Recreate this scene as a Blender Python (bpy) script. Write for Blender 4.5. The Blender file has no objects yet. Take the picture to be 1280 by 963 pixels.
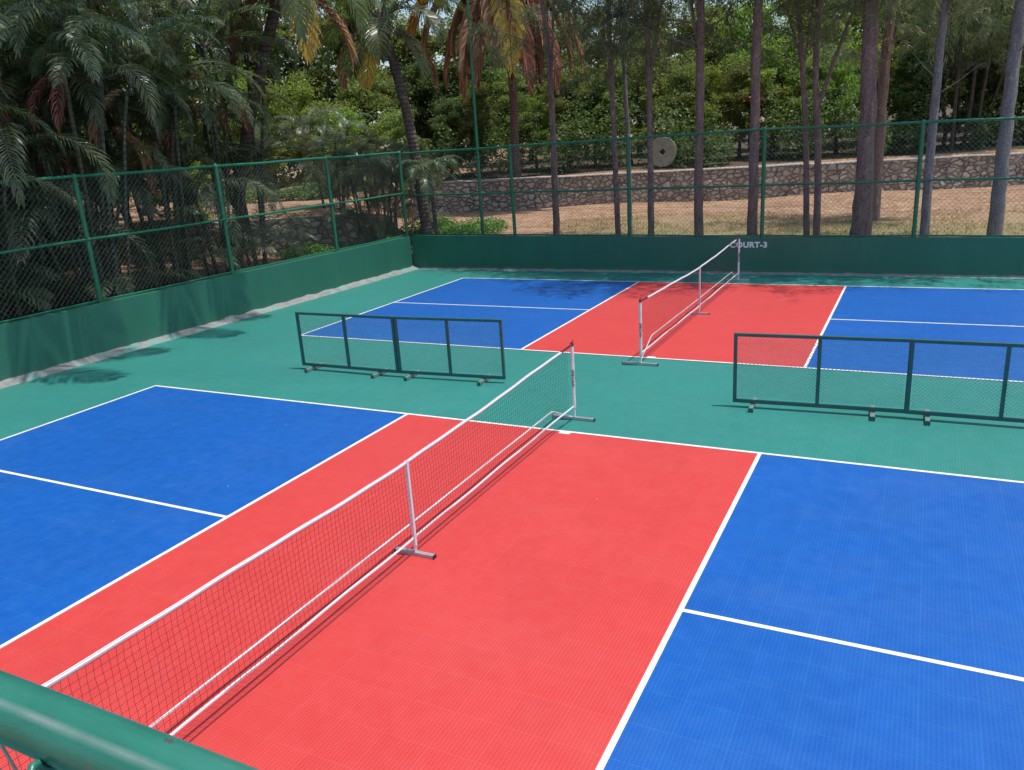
import bpy, math, random
import numpy as np
from mathutils import Vector, Matrix, Euler, noise as mnoise

rng = np.random.default_rng(11)
random.seed(11)
C = bpy.context.scene.collection
sc = bpy.context.scene
R = math.radians

# ------------------------------------------------------------------ camera
CAM = np.array([3.47052, -7.89938, 3.22345])
YAW, PITCH, ROLL, FOC = -0.48077, 0.29568, -0.06447, 0.78313

def cam_axes():
    cy, sy = math.cos(YAW), math.sin(YAW)
    cp, sp = math.cos(PITCH), math.sin(PITCH)
    cr, sr = math.cos(ROLL), math.sin(ROLL)
    f = np.array([sy*cp, cy*cp, -sp])
    rt = np.array([cy, -sy, 0.0])
    up = np.cross(rt, f)
    return rt*cr + up*sr, -rt*sr + up*cr, f
RT, UP, FW = cam_axes()

def ray(u, v):
    x = (u-641.0)/(FOC*1280); y = -(v-481.4)/(FOC*1280)
    return RT*x + UP*y + FW

def on_y(u, v, Y):      # a point of the photograph on the vertical plane y = Y
    d = ray(u, v); t = (Y-CAM[1])/d[1]
    return CAM + d*t

def on_z(u, v, Z):
    d = ray(u, v); t = (Z-CAM[2])/d[2]
    return CAM + d*t

cam = bpy.data.cameras.new('camera')
cam.sensor_width = 36; cam.lens = 36*FOC
cam.clip_start = 0.05; cam.clip_end = 2000
co = bpy.data.objects.new('camera', cam); C.objects.link(co)
M = Matrix(((RT[0], UP[0], -FW[0], CAM[0]), (RT[1], UP[1], -FW[1], CAM[1]), (RT[2], UP[2], -FW[2], CAM[2]), (0, 0, 0, 1)))
co.matrix_world = M
sc.camera = co

# ------------------------------------------------------------------ world and sun
SUNV = Vector((0.27, 0.055, 1.0)).normalized()
w = bpy.data.worlds.new('World'); sc.world = w; w.use_nodes = True
nt = w.node_tree; bg = nt.nodes['Background']
sky = nt.nodes.new('ShaderNodeTexSky'); sky.sky_type = 'NISHITA'; sky.sun_disc = False
sky.sun_elevation = math.asin(SUNV.z); sky.sun_rotation = math.atan2(SUNV.x, SUNV.y)
sky.air_density = 1.0; sky.dust_density = 1.5
nt.links.new(sky.outputs[0], bg.inputs[0]); bg.inputs[1].default_value = 0.15
sl = bpy.data.lights.new('sun', 'SUN'); sl.energy = 3.6; sl.angle = R(0.53); sl.color = (1.0, 0.96, 0.9)
so = bpy.data.objects.new('sun', sl); C.objects.link(so); so.location = (6, 0, 30)
so.rotation_euler = SUNV.to_track_quat('Z', 'Y').to_euler()

vs = sc.view_settings
vs.view_transform = 'Standard'; vs.look = 'None'; vs.gamma = 1; vs.exposure = 0.24
vs.use_curve_mapping = False
try:
    sc.cycles.max_bounces = 8; sc.cycles.diffuse_bounces = 3; sc.cycles.glossy_bounces = 2
    sc.cycles.transmission_bounces = 3; sc.cycles.transparent_max_bounces = 4
    sc.cycles.use_denoising = True
except Exception:
    pass

# ------------------------------------------------------------------ objects
def setp(o, label=None, cat=None, group=None, kind=None):
    if label: o['label'] = label
    if cat: o['category'] = cat
    if group: o['group'] = group
    if kind: o['kind'] = kind
    return o

def empty(name, loc, label=None, cat=None, group=None, rz=0.0):
    o = bpy.data.objects.new(name, None); C.objects.link(o)
    o.location = Vector(loc); o.rotation_euler = (0, 0, rz); o.empty_display_size = 0.2
    bpy.context.view_layer.update() if False else None
    return setp(o, label, cat, group)

class MB:
    """collects geometry for one mesh"""
    def __init__(s): s.v = []; s.f = []; s.n = 0; s.smooth = []
    def add(s, v, f, smooth=False):
        v = np.asarray(v, float).reshape(-1, 3)
        s.v.append(v)
        f = np.asarray(f, int)
        s.f.append(f + s.n); s.smooth.append(np.full(len(f), smooth))
        s.n += len(v); return s
    def box(s, lo, hi, bev=0.0):
        (x0, y0, z0), (x1, y1, z1) = lo, hi
        v = [(x0,y0,z0),(x1,y0,z0),(x1,y1,z0),(x0,y1,z0),(x0,y0,z1),(x1,y0,z1),(x1,y1,z1),(x0,y1,z1)]
        return s.add(v, [(0,3,2,1),(4,5,6,7),(0,1,5,4),(1,2,6,5),(2,3,7,6),(3,0,4,7)])
    def hexa(s, v8):
        return s.add(v8, [(0,3,2,1),(4,5,6,7),(0,1,5,4),(1,2,6,5),(2,3,7,6),(3,0,4,7)])
    def segs(s, p0, p1, r, k=4, smooth=False):
        """many straight bars at once"""
        p0 = np.asarray(p0, float).reshape(-1, 3); p1 = np.asarray(p1, float).reshape(-1, 3)
        d = p1-p0; L = np.linalg.norm(d, axis=1, keepdims=True); L[L == 0] = 1; d = d/L
        a = np.where(np.abs(d[:, 2:3]) > 0.9, np.array([[1., 0, 0]]), np.array([[0., 0, 1]]))
        u = np.cross(d, a); u /= np.linalg.norm(u, axis=1, keepdims=True); w_ = np.cross(d, u)
        n = len(p0); V = np.zeros((n, 2*k, 3))
        for i in range(k):
            t = 2*math.pi*i/k + math.pi/4
            o = (u*math.cos(t) + w_*math.sin(t))*r
            V[:, i] = p0+o; V[:, k+i] = p1+o
        base = (np.arange(n)*2*k)[:, None, None]
        q = np.array([[i, (i+1) % k, k+(i+1) % k, k+i] for i in range(k)])[None]
        return s.add(V.reshape(-1, 3), (base+q).reshape(-1, 4), smooth)
    def tube(s, pts, rad, k=10, caps=True, wob=0.0):
        pts = np.asarray(pts, float); n = len(pts)
        rad = np.broadcast_to(np.asarray(rad, float), (n,)) if np.ndim(rad) == 0 else np.asarray(rad, float)
        t = np.gradient(pts, axis=0); t /= np.linalg.norm(t, axis=1, keepdims=True)
        a = np.array([1., 0, 0]) if abs(t[0][0]) < 0.8 else np.array([0, 1., 0])
        V = []
        u = None
        for i in range(n):
            if u is None:
                u = np.cross(t[i], a)
            u = u - t[i]*np.dot(u, t[i]); u /= np.linalg.norm(u); w_ = np.cross(t[i], u)
            for j in range(k):
                th = 2*math.pi*j/k
                rr = rad[i]*(1+(random.uniform(-wob, wob) if wob else 0))
                V.append(pts[i] + (u*math.cos(th)+w_*math.sin(th))*rr)
        F = [(i*k+j, i*k+(j+1) % k, (i+1)*k+(j+1) % k, (i+1)*k+j) for i in range(n-1) for j in range(k)]
        s.add(V, F, True)
        if caps:
            for e, off in ((0, 0), (n-1, (n-1)*k)):
                ring = [V[off+j] for j in range(k)]
                c = pts[e]
                s.add(ring+[c], [(j, (j+1) % k, k, k) for j in range(k)])
        return s
    def build(s, name, mat, parent=None, label=None, cat=None, group=None, kind=None, origin=None, mesh_only=False):
        V = np.concatenate(s.v) if s.v else np.zeros((0, 3))
        if origin is not None: V = V - np.asarray(origin, float)
        F = np.concatenate([f if f.shape[1] == 4 else np.hstack([f, f[:, -1:]]) for f in s.f])
        sm = np.concatenate(s.smooth)
        me = bpy.data.meshes.new(name)
        tri = F[:, 2] == F[:, 3]
        cnt = np.where(tri, 3, 4)
        start = np.concatenate([[0], np.cumsum(cnt)[:-1]])
        flat = np.zeros(cnt.sum(), int)
        for j in range(3): flat[start+j] = F[:, j]
        flat[start[~tri]+3] = F[~tri, 3]
        me.vertices.add(len(V)); me.vertices.foreach_set('co', V.astype(np.float32).ravel())
        me.loops.add(len(flat)); me.loops.foreach_set('vertex_index', flat.astype(np.int32))
        me.polygons.add(len(F)); me.polygons.foreach_set('loop_start', start.astype(np.int32))
        me.polygons.foreach_set('loop_total', cnt.astype(np.int32))
        me.polygons.foreach_set('use_smooth', sm)
        me.update(calc_edges=True)
        me.validate()
        if isinstance(mat, (list, tuple)):
            for m_ in mat: me.materials.append(m_)
        else:
            me.materials.append(mat)
        if mesh_only: return me
        o = bpy.data.objects.new(name, me); C.objects.link(o)
        if origin is not None and parent is None: o.location = Vector(origin)
        if parent is not None: o.parent = parent
        return setp(o, label, cat, group, kind)

def link(name, me, parent, loc=(0, 0, 0), rot=(0, 0, 0), scale=(1, 1, 1)):
    o = bpy.data.objects.new(name, me); C.objects.link(o); o.parent = parent
    o.location = Vector(loc); o.rotation_euler = rot; o.scale = scale
    return o

def copy_tree(src, loc, rz, scale=1.0, label=None, group=None):
    r = src.copy(); C.objects.link(r); r.location = Vector(loc); r.rotation_euler = (0, 0, rz); r.scale = (scale,)*3
    if label: r['label'] = label
    if group: r['group'] = group
    for ch in list(src.children):
        c = ch.copy(); C.objects.link(c); c.parent = r
        for g in list(ch.children):
            d = g.copy(); C.objects.link(d); d.parent = c
    return r

# ------------------------------------------------------------------ materials
class N:
    """small node helper"""
    def __init__(s, name):
        s.m = bpy.data.materials.new(name); s.m.use_nodes = True
        s.t = s.m.node_tree; s.b = s.t.nodes['Principled BSDF']; s.out = s.t.nodes['Material Output']
    def n(s, typ, **kw):
        nd = s.t.nodes.new(typ)
        for k, v in kw.items():
            if k in ('operation', 'blend_type', 'feature', 'data_type', 'interpolation_type', 'noise_dimensions', 'distance', 'bands_direction', 'wave_type'): setattr(nd, k, v)
        return nd
    def link(s, a, b): s.t.links.new(a, b)
    def coord(s, kind='Object', scale=(1, 1, 1)):
        tc = s.n('ShaderNodeTexCoord'); mp = s.n('ShaderNodeMapping')
        s.link(tc.outputs[kind], mp.inputs[0]); mp.inputs['Scale'].default_value = scale
        return mp.outputs[0]
    def geo(s, scale=(1, 1, 1)):
        g = s.n('ShaderNodeNewGeometry'); mp = s.n('ShaderNodeMapping')
        s.link(g.outputs['Position'], mp.inputs[0]); mp.inputs['Scale'].default_value = scale
        return mp.outputs[0]
    def noise(s, vec, scale, detail=4, rough=0.55, out='Fac'):
        nd = s.n('ShaderNodeTexNoise'); s.link(vec, nd.inputs['Vector'])
        nd.inputs['Scale'].default_value = scale; nd.inputs['Detail'].default_value = detail
        nd.inputs['Roughness'].default_value = rough
        return nd.outputs[out]
    def voro(s, vec, scale, feature='F1', out='Distance', rnd=1.0):
        nd = s.n('ShaderNodeTexVoronoi', feature=feature); s.link(vec, nd.inputs['Vector'])
        nd.inputs['Scale'].default_value = scale; nd.inputs['Randomness'].default_value = rnd
        return nd.outputs[out]
    def ramp(s, fac, stops):
        r = s.n('ShaderNodeValToRGB'); s.link(fac, r.inputs[0])
        els = r.color_ramp.elements
        while len(els) < len(stops): els.new(0.5)
        for e, (p, c) in zip(els, stops):
            e.position = p; e.color = (*c, 1) if len(c) == 3 else c
        return r.outputs[0]
    def mix(s, fac, a, b, mode='MIX'):
        nd = s.n('ShaderNodeMix', data_type='RGBA'); nd.blend_type = mode
        for sock, val in ((nd.inputs[0], fac), (nd.inputs[6], a), (nd.inputs[7], b)):
            if isinstance(val, (int, float)): sock.default_value = val
            elif isinstance(val, tuple): sock.default_value = (*val, 1) if len(val) == 3 else val
            else: s.link(val, sock)
        return nd.outputs[2]
    def math(s, op, a, b=0.0, clamp=False):
        nd = s.n('ShaderNodeMath', operation=op); nd.use_clamp = clamp
        for i, val in enumerate((a, b)):
            if isinstance(val, (int, float)): nd.inputs[i].default_value = val
            else: s.link(val, nd.inputs[i])
        return nd.outputs[0]
    def sep(s, vec):
        nd = s.n('ShaderNodeSeparateXYZ'); s.link(vec, nd.inputs[0]); return nd.outputs
    def bump(s, h, strength=0.3, dist=0.01):
        nd = s.n('ShaderNodeBump'); s.link(h, nd.inputs['Height'])
        nd.inputs['Strength'].default_value = strength; nd.inputs['Distance'].default_value = dist
        s.link(nd.outputs[0], s.b.inputs['Normal'])
    def base(s, c):
        if isinstance(c, tuple): s.b.inputs['Base Color'].default_value = (*c, 1)
        else: s.link(c, s.b.inputs['Base Color'])
    def set(s, **kw):
        for k, v in kw.items():
            s.b.inputs[k].default_value = v
        return s

def court_mat(name, col, dark, light, gloss=0.5):
    """interlocking plastic sports tile: fine lattice of openings, joints every 0.305 m, scuffs and dust"""
    a = N(name); g = a.geo()
    x, y, z = a.sep(g)[:3]
    # fine lattice
    fx = a.math('ABSOLUTE', a.math('SINE', a.math('MULTIPLY', x, math.pi/0.0254)))
    fy = a.math('ABSOLUTE', a.math('SINE', a.math('MULTIPLY', y, math.pi/0.0169)))
    hole = a.math('MULTIPLY', fx, fy)
    # joints
    jx = a.math('ABSOLUTE', a.math('SUBTRACT', a.math('FRACT', a.math('MULTIPLY', x, 1/0.3048)), 0.5))
    jy = a.math('ABSOLUTE', a.math('SUBTRACT', a.math('FRACT', a.math('MULTIPLY', y, 1/0.3048)), 0.5))
    j = a.math('MAXIMUM', jx, jy)
    joint = a.math('GREATER_THAN', j, 0.491)
    n1 = a.noise(g, 0.55, 5, 0.6); n2 = a.noise(a.geo((7, 7, 7)), 1, 3); n3 = a.noise(g, 60, 2)
    c = a.ramp(n1, [(0.3, dark), (0.7, col)])
    c = a.mix(a.math('MULTIPLY', a.math('SUBTRACT', n2, 0.35), 0.35, True), c, light)
    # tile to tile tone
    wn = a.n('ShaderNodeTexWhiteNoise'); fl = a.n('ShaderNodeVectorMath', operation='FLOOR')
    sc_ = a.n('ShaderNodeVectorMath', operation='SCALE'); a.link(g, sc_.inputs[0]); sc_.inputs['Scale'].default_value = 1/0.3048
    a.link(sc_.outputs[0], fl.inputs[0]); a.link(fl.outputs[0], wn.inputs['Vector'])
    tt = a.ramp(wn.outputs['Value'], [(0, (0.975, 0.975, 0.975)), (1, (1.015, 1.015, 1.015))])
    c = a.mix(1.0, c, tt, 'MULTIPLY')
    hs = a.math('MULTIPLY', a.math('SUBTRACT', hole, 0.42, True), 1.5, True)
    c = a.mix(a.math('MULTIPLY', hs, 0.62), c, a.mix(1.0, c, (0.45, 0.45, 0.5), 'MULTIPLY'))
    c = a.mix(a.math('MULTIPLY', joint, a.math('MULTIPLY', a.noise(a.geo((3, 3, 3)), 1, 2), 0.30, True)), c, light)
    du = a.math('MULTIPLY', a.math('SUBTRACT', a.noise(a.geo((0.35, 0.9, 1)), 1.1, 7, 0.7), 0.50, True), 0.14, True)
    c = a.mix(du, c, (0.42, 0.40, 0.36))
    sc1 = a.math('LESS_THAN', a.math('ABSOLUTE', a.math('SUBTRACT', a.noise(a.geo((0.6, 1.4, 1)), 1.7, 3), 0.5)), 0.0035)
    c = a.mix(a.math('MULTIPLY', sc1, a.math('MULTIPLY', n2, 0.07)), c, light)
    # sparse specks of dust and leaf bits
    sp = a.math('LESS_THAN', a.voro(g, 3.0), 0.018)
    c = a.mix(a.math('MULTIPLY', sp, 0.6), c, (0.75, 0.72, 0.66))
    a.base(c)
    a.set(Roughness=gloss)
    a.b.inputs['Specular IOR Level'].default_value = 0.35
    h = a.math('SUBTRACT', a.math('MULTIPLY', n3, 0.3), hole)
    h = a.math('SUBTRACT', h, a.math('MULTIPLY', joint, 0.8))
    a.bump(h, 0.35, 0.003)
    return a.m

M_green = court_mat('court_green', (0.026, 0.222, 0.188), (0.029, 0.195, 0.165), (0.11, 0.32, 0.29), 0.45)
M_blue = court_mat('court_blue', (0.005, 0.098, 0.40), (0.006, 0.086, 0.355), (0.05, 0.23, 0.56), 0.42)
M_red = court_mat('court_red', (0.58, 0.052, 0.046), (0.55, 0.047, 0.042), (0.66, 0.13, 0.12), 0.45)

def line_mat():
    a = N('line_paint'); g = a.geo()
    c = a.ramp(a.noise(g, 9, 5), [(0.25, (0.58, 0.59, 0.54)), (0.6, (0.78, 0.77, 0.72))])
    c = a.mix(a.math('MULTIPLY', a.math('GREATER_THAN', a.noise(g, 45, 4, 0.7), 0.62), 0.35), c, (0.35, 0.36, 0.36))
    a.base(c); a.set(Roughness=0.5); return a.m
M_line = line_mat()

def paint_wall():
    a = N('wall_green_paint'); g = a.geo()
    st = a.noise(a.geo((1.2, 1.2, 0.12)), 1.6, 5, 0.6)        # streaks running down
    pt = a.noise(g, 2.5, 6, 0.65)
    c = a.ramp(st, [(0.25, (0.021, 0.125, 0.085)), (0.5, (0.024, 0.145, 0.095)), (0.75, (0.028, 0.165, 0.105))])
    c = a.mix(a.math('MULTIPLY', a.math('SUBTRACT', pt, 0.45, True), 0.9, True), c, (0.045, 0.15, 0.13))
    z = a.sep(g)[2]
    drip = a.math('MULTIPLY', a.math('SUBTRACT', a.noise(a.geo((5, 5, 0.35)), 1.5, 5, 0.7), 0.60, True), 1.6, True)
    drip = a.math('MULTIPLY', drip, a.math('MULTIPLY', z, 1.2, True))
    c = a.mix(drip, c, (0.015, 0.055, 0.045))
    chip = a.math('GREATER_THAN', a.noise(g, 11, 6, 0.75), 0.70)
    c = a.mix(a.math('MULTIPLY', chip, 0.6), c, (0.14, 0.20, 0.17))
    dirt = a.math('SUBTRACT', 1.0, a.math('MULTIPLY', z, 7.0), True)
    c = a.mix(a.math('MULTIPLY', dirt, a.math('MULTIPLY', pt, 0.7)), c, (0.13, 0.17, 0.14))
    a.base(c); a.set(Roughness=0.55)
    a.bump(a.math('ADD', a.noise(g, 25, 4), a.math('MULTIPLY', pt, 1.5)), 0.25, 0.012)
    return a.m
M_wall = paint_wall()

def concrete():
    a = N('bare_concrete'); g = a.geo()
    c = a.ramp(a.noise(g, 5, 6, 0.65), [(0.3, (0.16, 0.175, 0.165)), (0.65, (0.26, 0.275, 0.265))])
    gm = a.math('GREATER_THAN', a.noise(a.geo((2, 2, 2)), 1.4, 5), 0.57)
    c = a.mix(a.math('MULTIPLY', gm, 0.65), c, (0.10, 0.33, 0.27))
    a.base(c); a.set(Roughness=0.85); a.bump(a.noise(g, 40, 5), 0.5, 0.01); return a.m
M_curb = concrete()

def metal_paint(name, col, wear, rough=0.38, sc_=14):
    a = N(name); g = a.geo()
    n1 = a.noise(g, sc_, 6, 0.65)
    c = a.ramp(n1, [(0.35, tuple(v*0.8 for v in col)), (0.6, col)])
    wr = a.math('GREATER_THAN', a.noise(g, sc_*2.3, 4, 0.6), 0.70)
    c = a.mix(a.math('MULTIPLY', wr, 0.7), c, wear)
    a.base(c); a.set(Roughness=rough); a.bump(a.noise(g, 90, 3), 0.12, 0.003); return a.m
M_post = metal_paint('green_gloss_paint', (0.016, 0.165, 0.085), (0.05, 0.07, 0.05))
M_barr = metal_paint('barrier_green_paint', (0.030, 0.115, 0.110), (0.09, 0.12, 0.10))
M_barrfoot = metal_paint('barrier_foot_steel', (0.17, 0.24, 0.21), (0.22, 0.21, 0.18))
M_galv = metal_paint('galvanised_tube', (0.46, 0.46, 0.47), (0.25, 0.24, 0.24), 0.35)
M_galv.node_tree.nodes['Principled BSDF'].inputs['Metallic'].default_value = 0.4
M_white = metal_paint('white_tube', (0.74, 0.74, 0.75), (0.5, 0.5, 0.5), 0.4)

def simple(name, col, rough=0.6, metal=0.0, nscale=30, var=0.25):
    a = N(name)
    c = a.ramp(a.noise(a.geo(), nscale, 4), [(0.3, tuple(v*(1-var) for v in col)), (0.7, col)])
    a.base(c); a.set(Roughness=rough, Metallic=metal); return a.m
M_wire = simple('wire_dull_green', (0.15, 0.20, 0.18), 0.5, 0.3)
M_wire_near = simple('wire_galvanised', (0.45, 0.47, 0.47), 0.4, 0.6)
M_bwire = simple('expanded_mesh_green', (0.20, 0.38, 0.34), 0.5)
M_cord = simple('net_cord_black', (0.015, 0.012, 0.014), 0.8)
M_tape = simple('white_vinyl_tape', (0.74, 0.73, 0.75), 0.5, 0, 12, 0.08)
M_tape_in = simple('grey_tape_seam', (0.30, 0.29, 0.34), 0.7)
M_strap = simple('maroon_strap', (0.09, 0.012, 0.018), 0.6)
M_rubber = simple('black_rubber', (0.02, 0.02, 0.02), 0.6)
M_ink = simple('black_print', (0.02, 0.02, 0.03), 0.6)
M_letter = simple('white_lettering', (0.95, 0.95, 0.95), 0.6)

def near_rail():
    a = N('near_rail_paint'); g = a.geo()
    n1 = a.noise(a.geo((3, 9, 9)), 2.2, 6, 0.6); n2 = a.noise(g, 55, 5, 0.7)
    c = a.ramp(n1, [(0.3, (0.016, 0.12, 0.08)), (0.55, (0.022, 0.165, 0.115)), (0.75, (0.04, 0.19, 0.145))])
    ch = a.math('GREATER_THAN', n2, 0.66)
    c = a.mix(a.math('MULTIPLY', ch, 0.75), c, (0.10, 0.10, 0.10))
    du = a.math('MULTIPLY', a.math('SUBTRACT', a.noise(a.geo((1, 6, 6)), 4, 5), 0.5, True), 2.2, True)
    c = a.mix(du, c, (0.12, 0.22, 0.19))
    oc = a.sep(a.coord('Object'))
    # painted highlight and dusty wear along the pipe top, and dark chips below it
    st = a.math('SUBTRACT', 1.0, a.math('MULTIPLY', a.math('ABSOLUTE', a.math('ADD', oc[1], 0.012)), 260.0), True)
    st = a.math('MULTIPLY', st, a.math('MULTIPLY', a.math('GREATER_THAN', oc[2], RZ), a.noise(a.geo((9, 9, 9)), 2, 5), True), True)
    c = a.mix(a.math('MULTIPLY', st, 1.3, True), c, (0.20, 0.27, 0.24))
    ch2 = a.math('GREATER_THAN', a.noise(a.geo((1, 1, 1)), 34, 3, 0.6), 0.68)
    c = a.mix(a.math('MULTIPLY', ch2, 0.8), c, (0.07, 0.06, 0.06))
    a.base(c); a.set(Roughness=0.33)
    a.bump(a.math('ADD', a.noise(g, 30, 5), a.math('MULTIPLY', n2, 0.6)), 0.25, 0.004); return a.m
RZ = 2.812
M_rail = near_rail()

def ground():
    a = N('red_earth_and_grass'); g = a.geo()
    n1 = a.noise(g, 0.35, 6, 0.6); n2 = a.noise(g, 3.2, 6, 0.7); n3 = a.noise(g, 22, 4, 0.7)
    soil = a.ramp(n2, [(0.27, (0.15, 0.085, 0.050)), (0.46, (0.31, 0.185, 0.105)), (0.60, (0.46, 0.30, 0.18)), (0.76, (0.64, 0.47, 0.32))])
    soil = a.mix(a.math('MULTIPLY', n3, 0.5), soil, (0.24, 0.14, 0.09))
    n4 = a.noise(a.geo((0.5, 1.6, 1)), 0.9, 5, 0.65)
    soil = a.mix(a.math('MULTIPLY', a.math('SUBTRACT', n4, 0.47, True), 4.5, True), soil, (0.20, 0.115, 0.070))
    grass = a.ramp(n3, [(0.3, (0.11, 0.125, 0.04)), (0.55, (0.22, 0.22, 0.085)), (0.8, (0.36, 0.29, 0.16))])
    y = a.sep(g)[1]; x = a.sep(g)[0]
    # grass thins out with the distance from the court and towards the left bank
    m = a.math('SUBTRACT', 1.0, a.math('MULTIPLY', a.math('ABSOLUTE', a.math('SUBTRACT', y, 13.5)), 0.13))
    m = a.math('ADD', m, a.math('MULTIPLY', a.math('SUBTRACT', n1, 0.5), 1.6))
    m = a.math('MULTIPLY', m, a.math('MULTIPLY', a.math('ADD', x, 8.0), 0.35, True), True)
    f = a.math('MULTIPLY', a.math('ADD', m, a.math('SUBTRACT', n2, 0.72)), 1.1, True)
    gc = a.mix(f, soil, grass)
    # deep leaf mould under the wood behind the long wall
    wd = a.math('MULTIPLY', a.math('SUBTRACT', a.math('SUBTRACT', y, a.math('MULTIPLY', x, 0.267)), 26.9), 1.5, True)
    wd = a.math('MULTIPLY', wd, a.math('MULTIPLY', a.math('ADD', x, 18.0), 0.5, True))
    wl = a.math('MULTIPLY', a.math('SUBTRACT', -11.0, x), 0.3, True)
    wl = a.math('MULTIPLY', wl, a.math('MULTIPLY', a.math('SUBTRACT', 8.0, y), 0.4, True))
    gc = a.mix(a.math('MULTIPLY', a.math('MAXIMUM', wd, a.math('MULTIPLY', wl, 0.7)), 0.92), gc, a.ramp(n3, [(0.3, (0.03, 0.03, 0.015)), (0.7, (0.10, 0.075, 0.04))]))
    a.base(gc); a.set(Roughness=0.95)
    a.bump(a.math('ADD', n2, a.math('MULTIPLY', n3, 0.6)), 0.8, 0.06)
    return a.m
M_ground = ground()

def rubble():
    a = N('rubble_masonry')
    g0 = a.geo((1, 1, 1.45))
    wob = a.n('ShaderNodeVectorMath', operation='ADD'); nz = a.noise(g0, 2.2, 3, 0.5, 'Color')
    ms = a.n('ShaderNodeVectorMath', operation='SCALE'); a.link(nz, ms.inputs[0]); ms.inputs['Scale'].default_value = 0.28
    a.link(g0, wob.inputs[0]); a.link(ms.outputs[0], wob.inputs[1]); v = wob.outputs[0]
    cell = a.voro(v, 3.7, 'F1', 'Color'); edge = a.voro(v, 3.7, 'DISTANCE_TO_EDGE')
    hsv = a.sep(cell)[0]
    c = a.ramp(hsv, [(0.0, (0.38, 0.30, 0.24)), (0.3, (0.66, 0.54, 0.43)), (0.5, (0.50, 0.46, 0.41)), (0.75, (0.74, 0.64, 0.54)), (1.0, (0.34, 0.32, 0.29))])
    c = a.mix(a.math('MULTIPLY', a.noise(a.geo(), 9, 5), 0.55), c, (0.28, 0.21, 0.17))
    jm = a.math('LESS_THAN', edge, 0.06)
    c = a.mix(jm, c, a.ramp(a.noise(a.geo(), 1.7, 3), [(0.4, (0.14, 0.105, 0.08)), (0.6, (0.34, 0.28, 0.22))]))
    a.base(c); a.set(Roughness=0.9)
    h = a.math('MULTIPLY', edge, 5.0, True)
    a.bump(a.math('ADD', h, a.math('MULTIPLY', a.noise(a.geo(), 12, 4), 0.3)), 1.0, 0.09)
    return a.m
M_stone = rubble()
M_cap = simple('mortar_coping', (0.50, 0.44, 0.38), 0.85, 0, 4, 0.35)
M_mill = simple('worn_granite', (0.25, 0.235, 0.18), 0.85, 0, 5, 0.35)

def bark(name, c0, c1, c2, ring=False):
    a = N(name); g = a.geo((1, 1, 0.22)); oi = a.n('ShaderNodeObjectInfo')
    n1 = a.noise(g, 14, 6, 0.7); n2 = a.noise(a.geo(), 1.3, 4)
    c = a.ramp(n1, [(0.25, c0), (0.5, c1), (0.75, c2)])
    c = a.mix(a.math('MULTIPLY', n2, 0.35), c, tuple(v*0.55 for v in c1))
    pl_ = a.voro(a.geo((1, 1, 0.45)), 26, 'DISTANCE_TO_EDGE')
    c = a.mix(a.math('MULTIPLY', a.math('LESS_THAN', pl_, 0.07), 0.5), c, tuple(v*0.4 for v in c0))
    lich = a.math('MULTIPLY', a.math('SUBTRACT', a.noise(a.geo(), 4.5, 6, 0.7), 0.56, True), 4.0, True)
    c = a.mix(a.math('MULTIPLY', lich, 0.55), c, tuple(min(1, v*1.5) for v in c2))
    h = n1
    if ring:
        z = a.sep(a.geo())[2]
        r = a.math('ABSOLUTE', a.math('SINE', a.math('ADD', a.math('MULTIPLY', z, 27), a.math('MULTIPLY', n2, 3))))
        c = a.mix(a.math('MULTIPLY', a.math('LESS_THAN', r, 0.28), 0.6), c, tuple(v*0.35 for v in c0))
        h = a.math('ADD', a.math('MULTIPLY', r, 0.8), a.math('MULTIPLY', n1, 0.5))
    a.base(c); a.set(Roughness=0.92); a.bump(h, 0.9, 0.02); return a.m
M_bark = bark('casuarina_bark', (0.11, 0.070, 0.060), (0.27, 0.175, 0.155), (0.42, 0.30, 0.27))
M_bark_grey = bark('pale_bark', (0.14, 0.125, 0.125), (0.27, 0.24, 0.24), (0.40, 0.36, 0.35))
M_bark_dark = bark('dark_bark', (0.03, 0.022, 0.018), (0.075, 0.055, 0.045), (0.14, 0.11, 0.09))
M_coco = bark('coconut_bark', (0.07, 0.05, 0.045), (0.17, 0.12, 0.105), (0.25, 0.19, 0.17), True)
M_areca = bark('areca_stem', (0.045, 0.055, 0.035), (0.13, 0.13, 0.085), (0.26, 0.24, 0.18), True)

def leaf(name, cols, trans=0.35, rough=0.5, spec=0.4):
    a = N(name); g = a.n('ShaderNodeNewGeometry'); oi = a.n('ShaderNodeObjectInfo')
    c = a.ramp(g.outputs['Random Per Island'], [(i/(len(cols)-1), c_) for i, c_ in enumerate(cols)])
    big = a.noise(a.geo(), 0.7, 3)
    c = a.mix(a.math('MULTIPLY', a.math('SUBTRACT', big, 0.42, True), 1.6, True), c, a.mix(1.0, c, (1.35, 1.15, 0.75), 'MULTIPLY'))
    hs = a.n('ShaderNodeHueSaturation'); a.link(c, hs.inputs['Color'])
    a.link(a.math('ADD', a.math('MULTIPLY', oi.outputs['Random'], 0.05), 0.475), hs.inputs['Hue'])
    a.link(a.math('ADD', a.math('MULTIPLY', oi.outputs['Random'], 0.5), 0.75), hs.inputs['Value'])
    c = hs.outputs[0]
    a.base(c); a.set(Roughness=rough); a.b.inputs['Specular IOR Level'].default_value = spec
    tr = a.n('ShaderNodeBsdfTranslucent'); a.link(a.mix(1.0, c, (1.1, 1.25, 0.6), 'MULTIPLY'), tr.inputs['Color'])
    mx = a.n('ShaderNodeMixShader'); mx.inputs[0].default_value = trans
    a.link(a.b.outputs[0], mx.inputs[1]); a.link(tr.outputs[0], mx.inputs[2]); a.link(mx.outputs[0], a.out.inputs[0])
    return a.m
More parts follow.
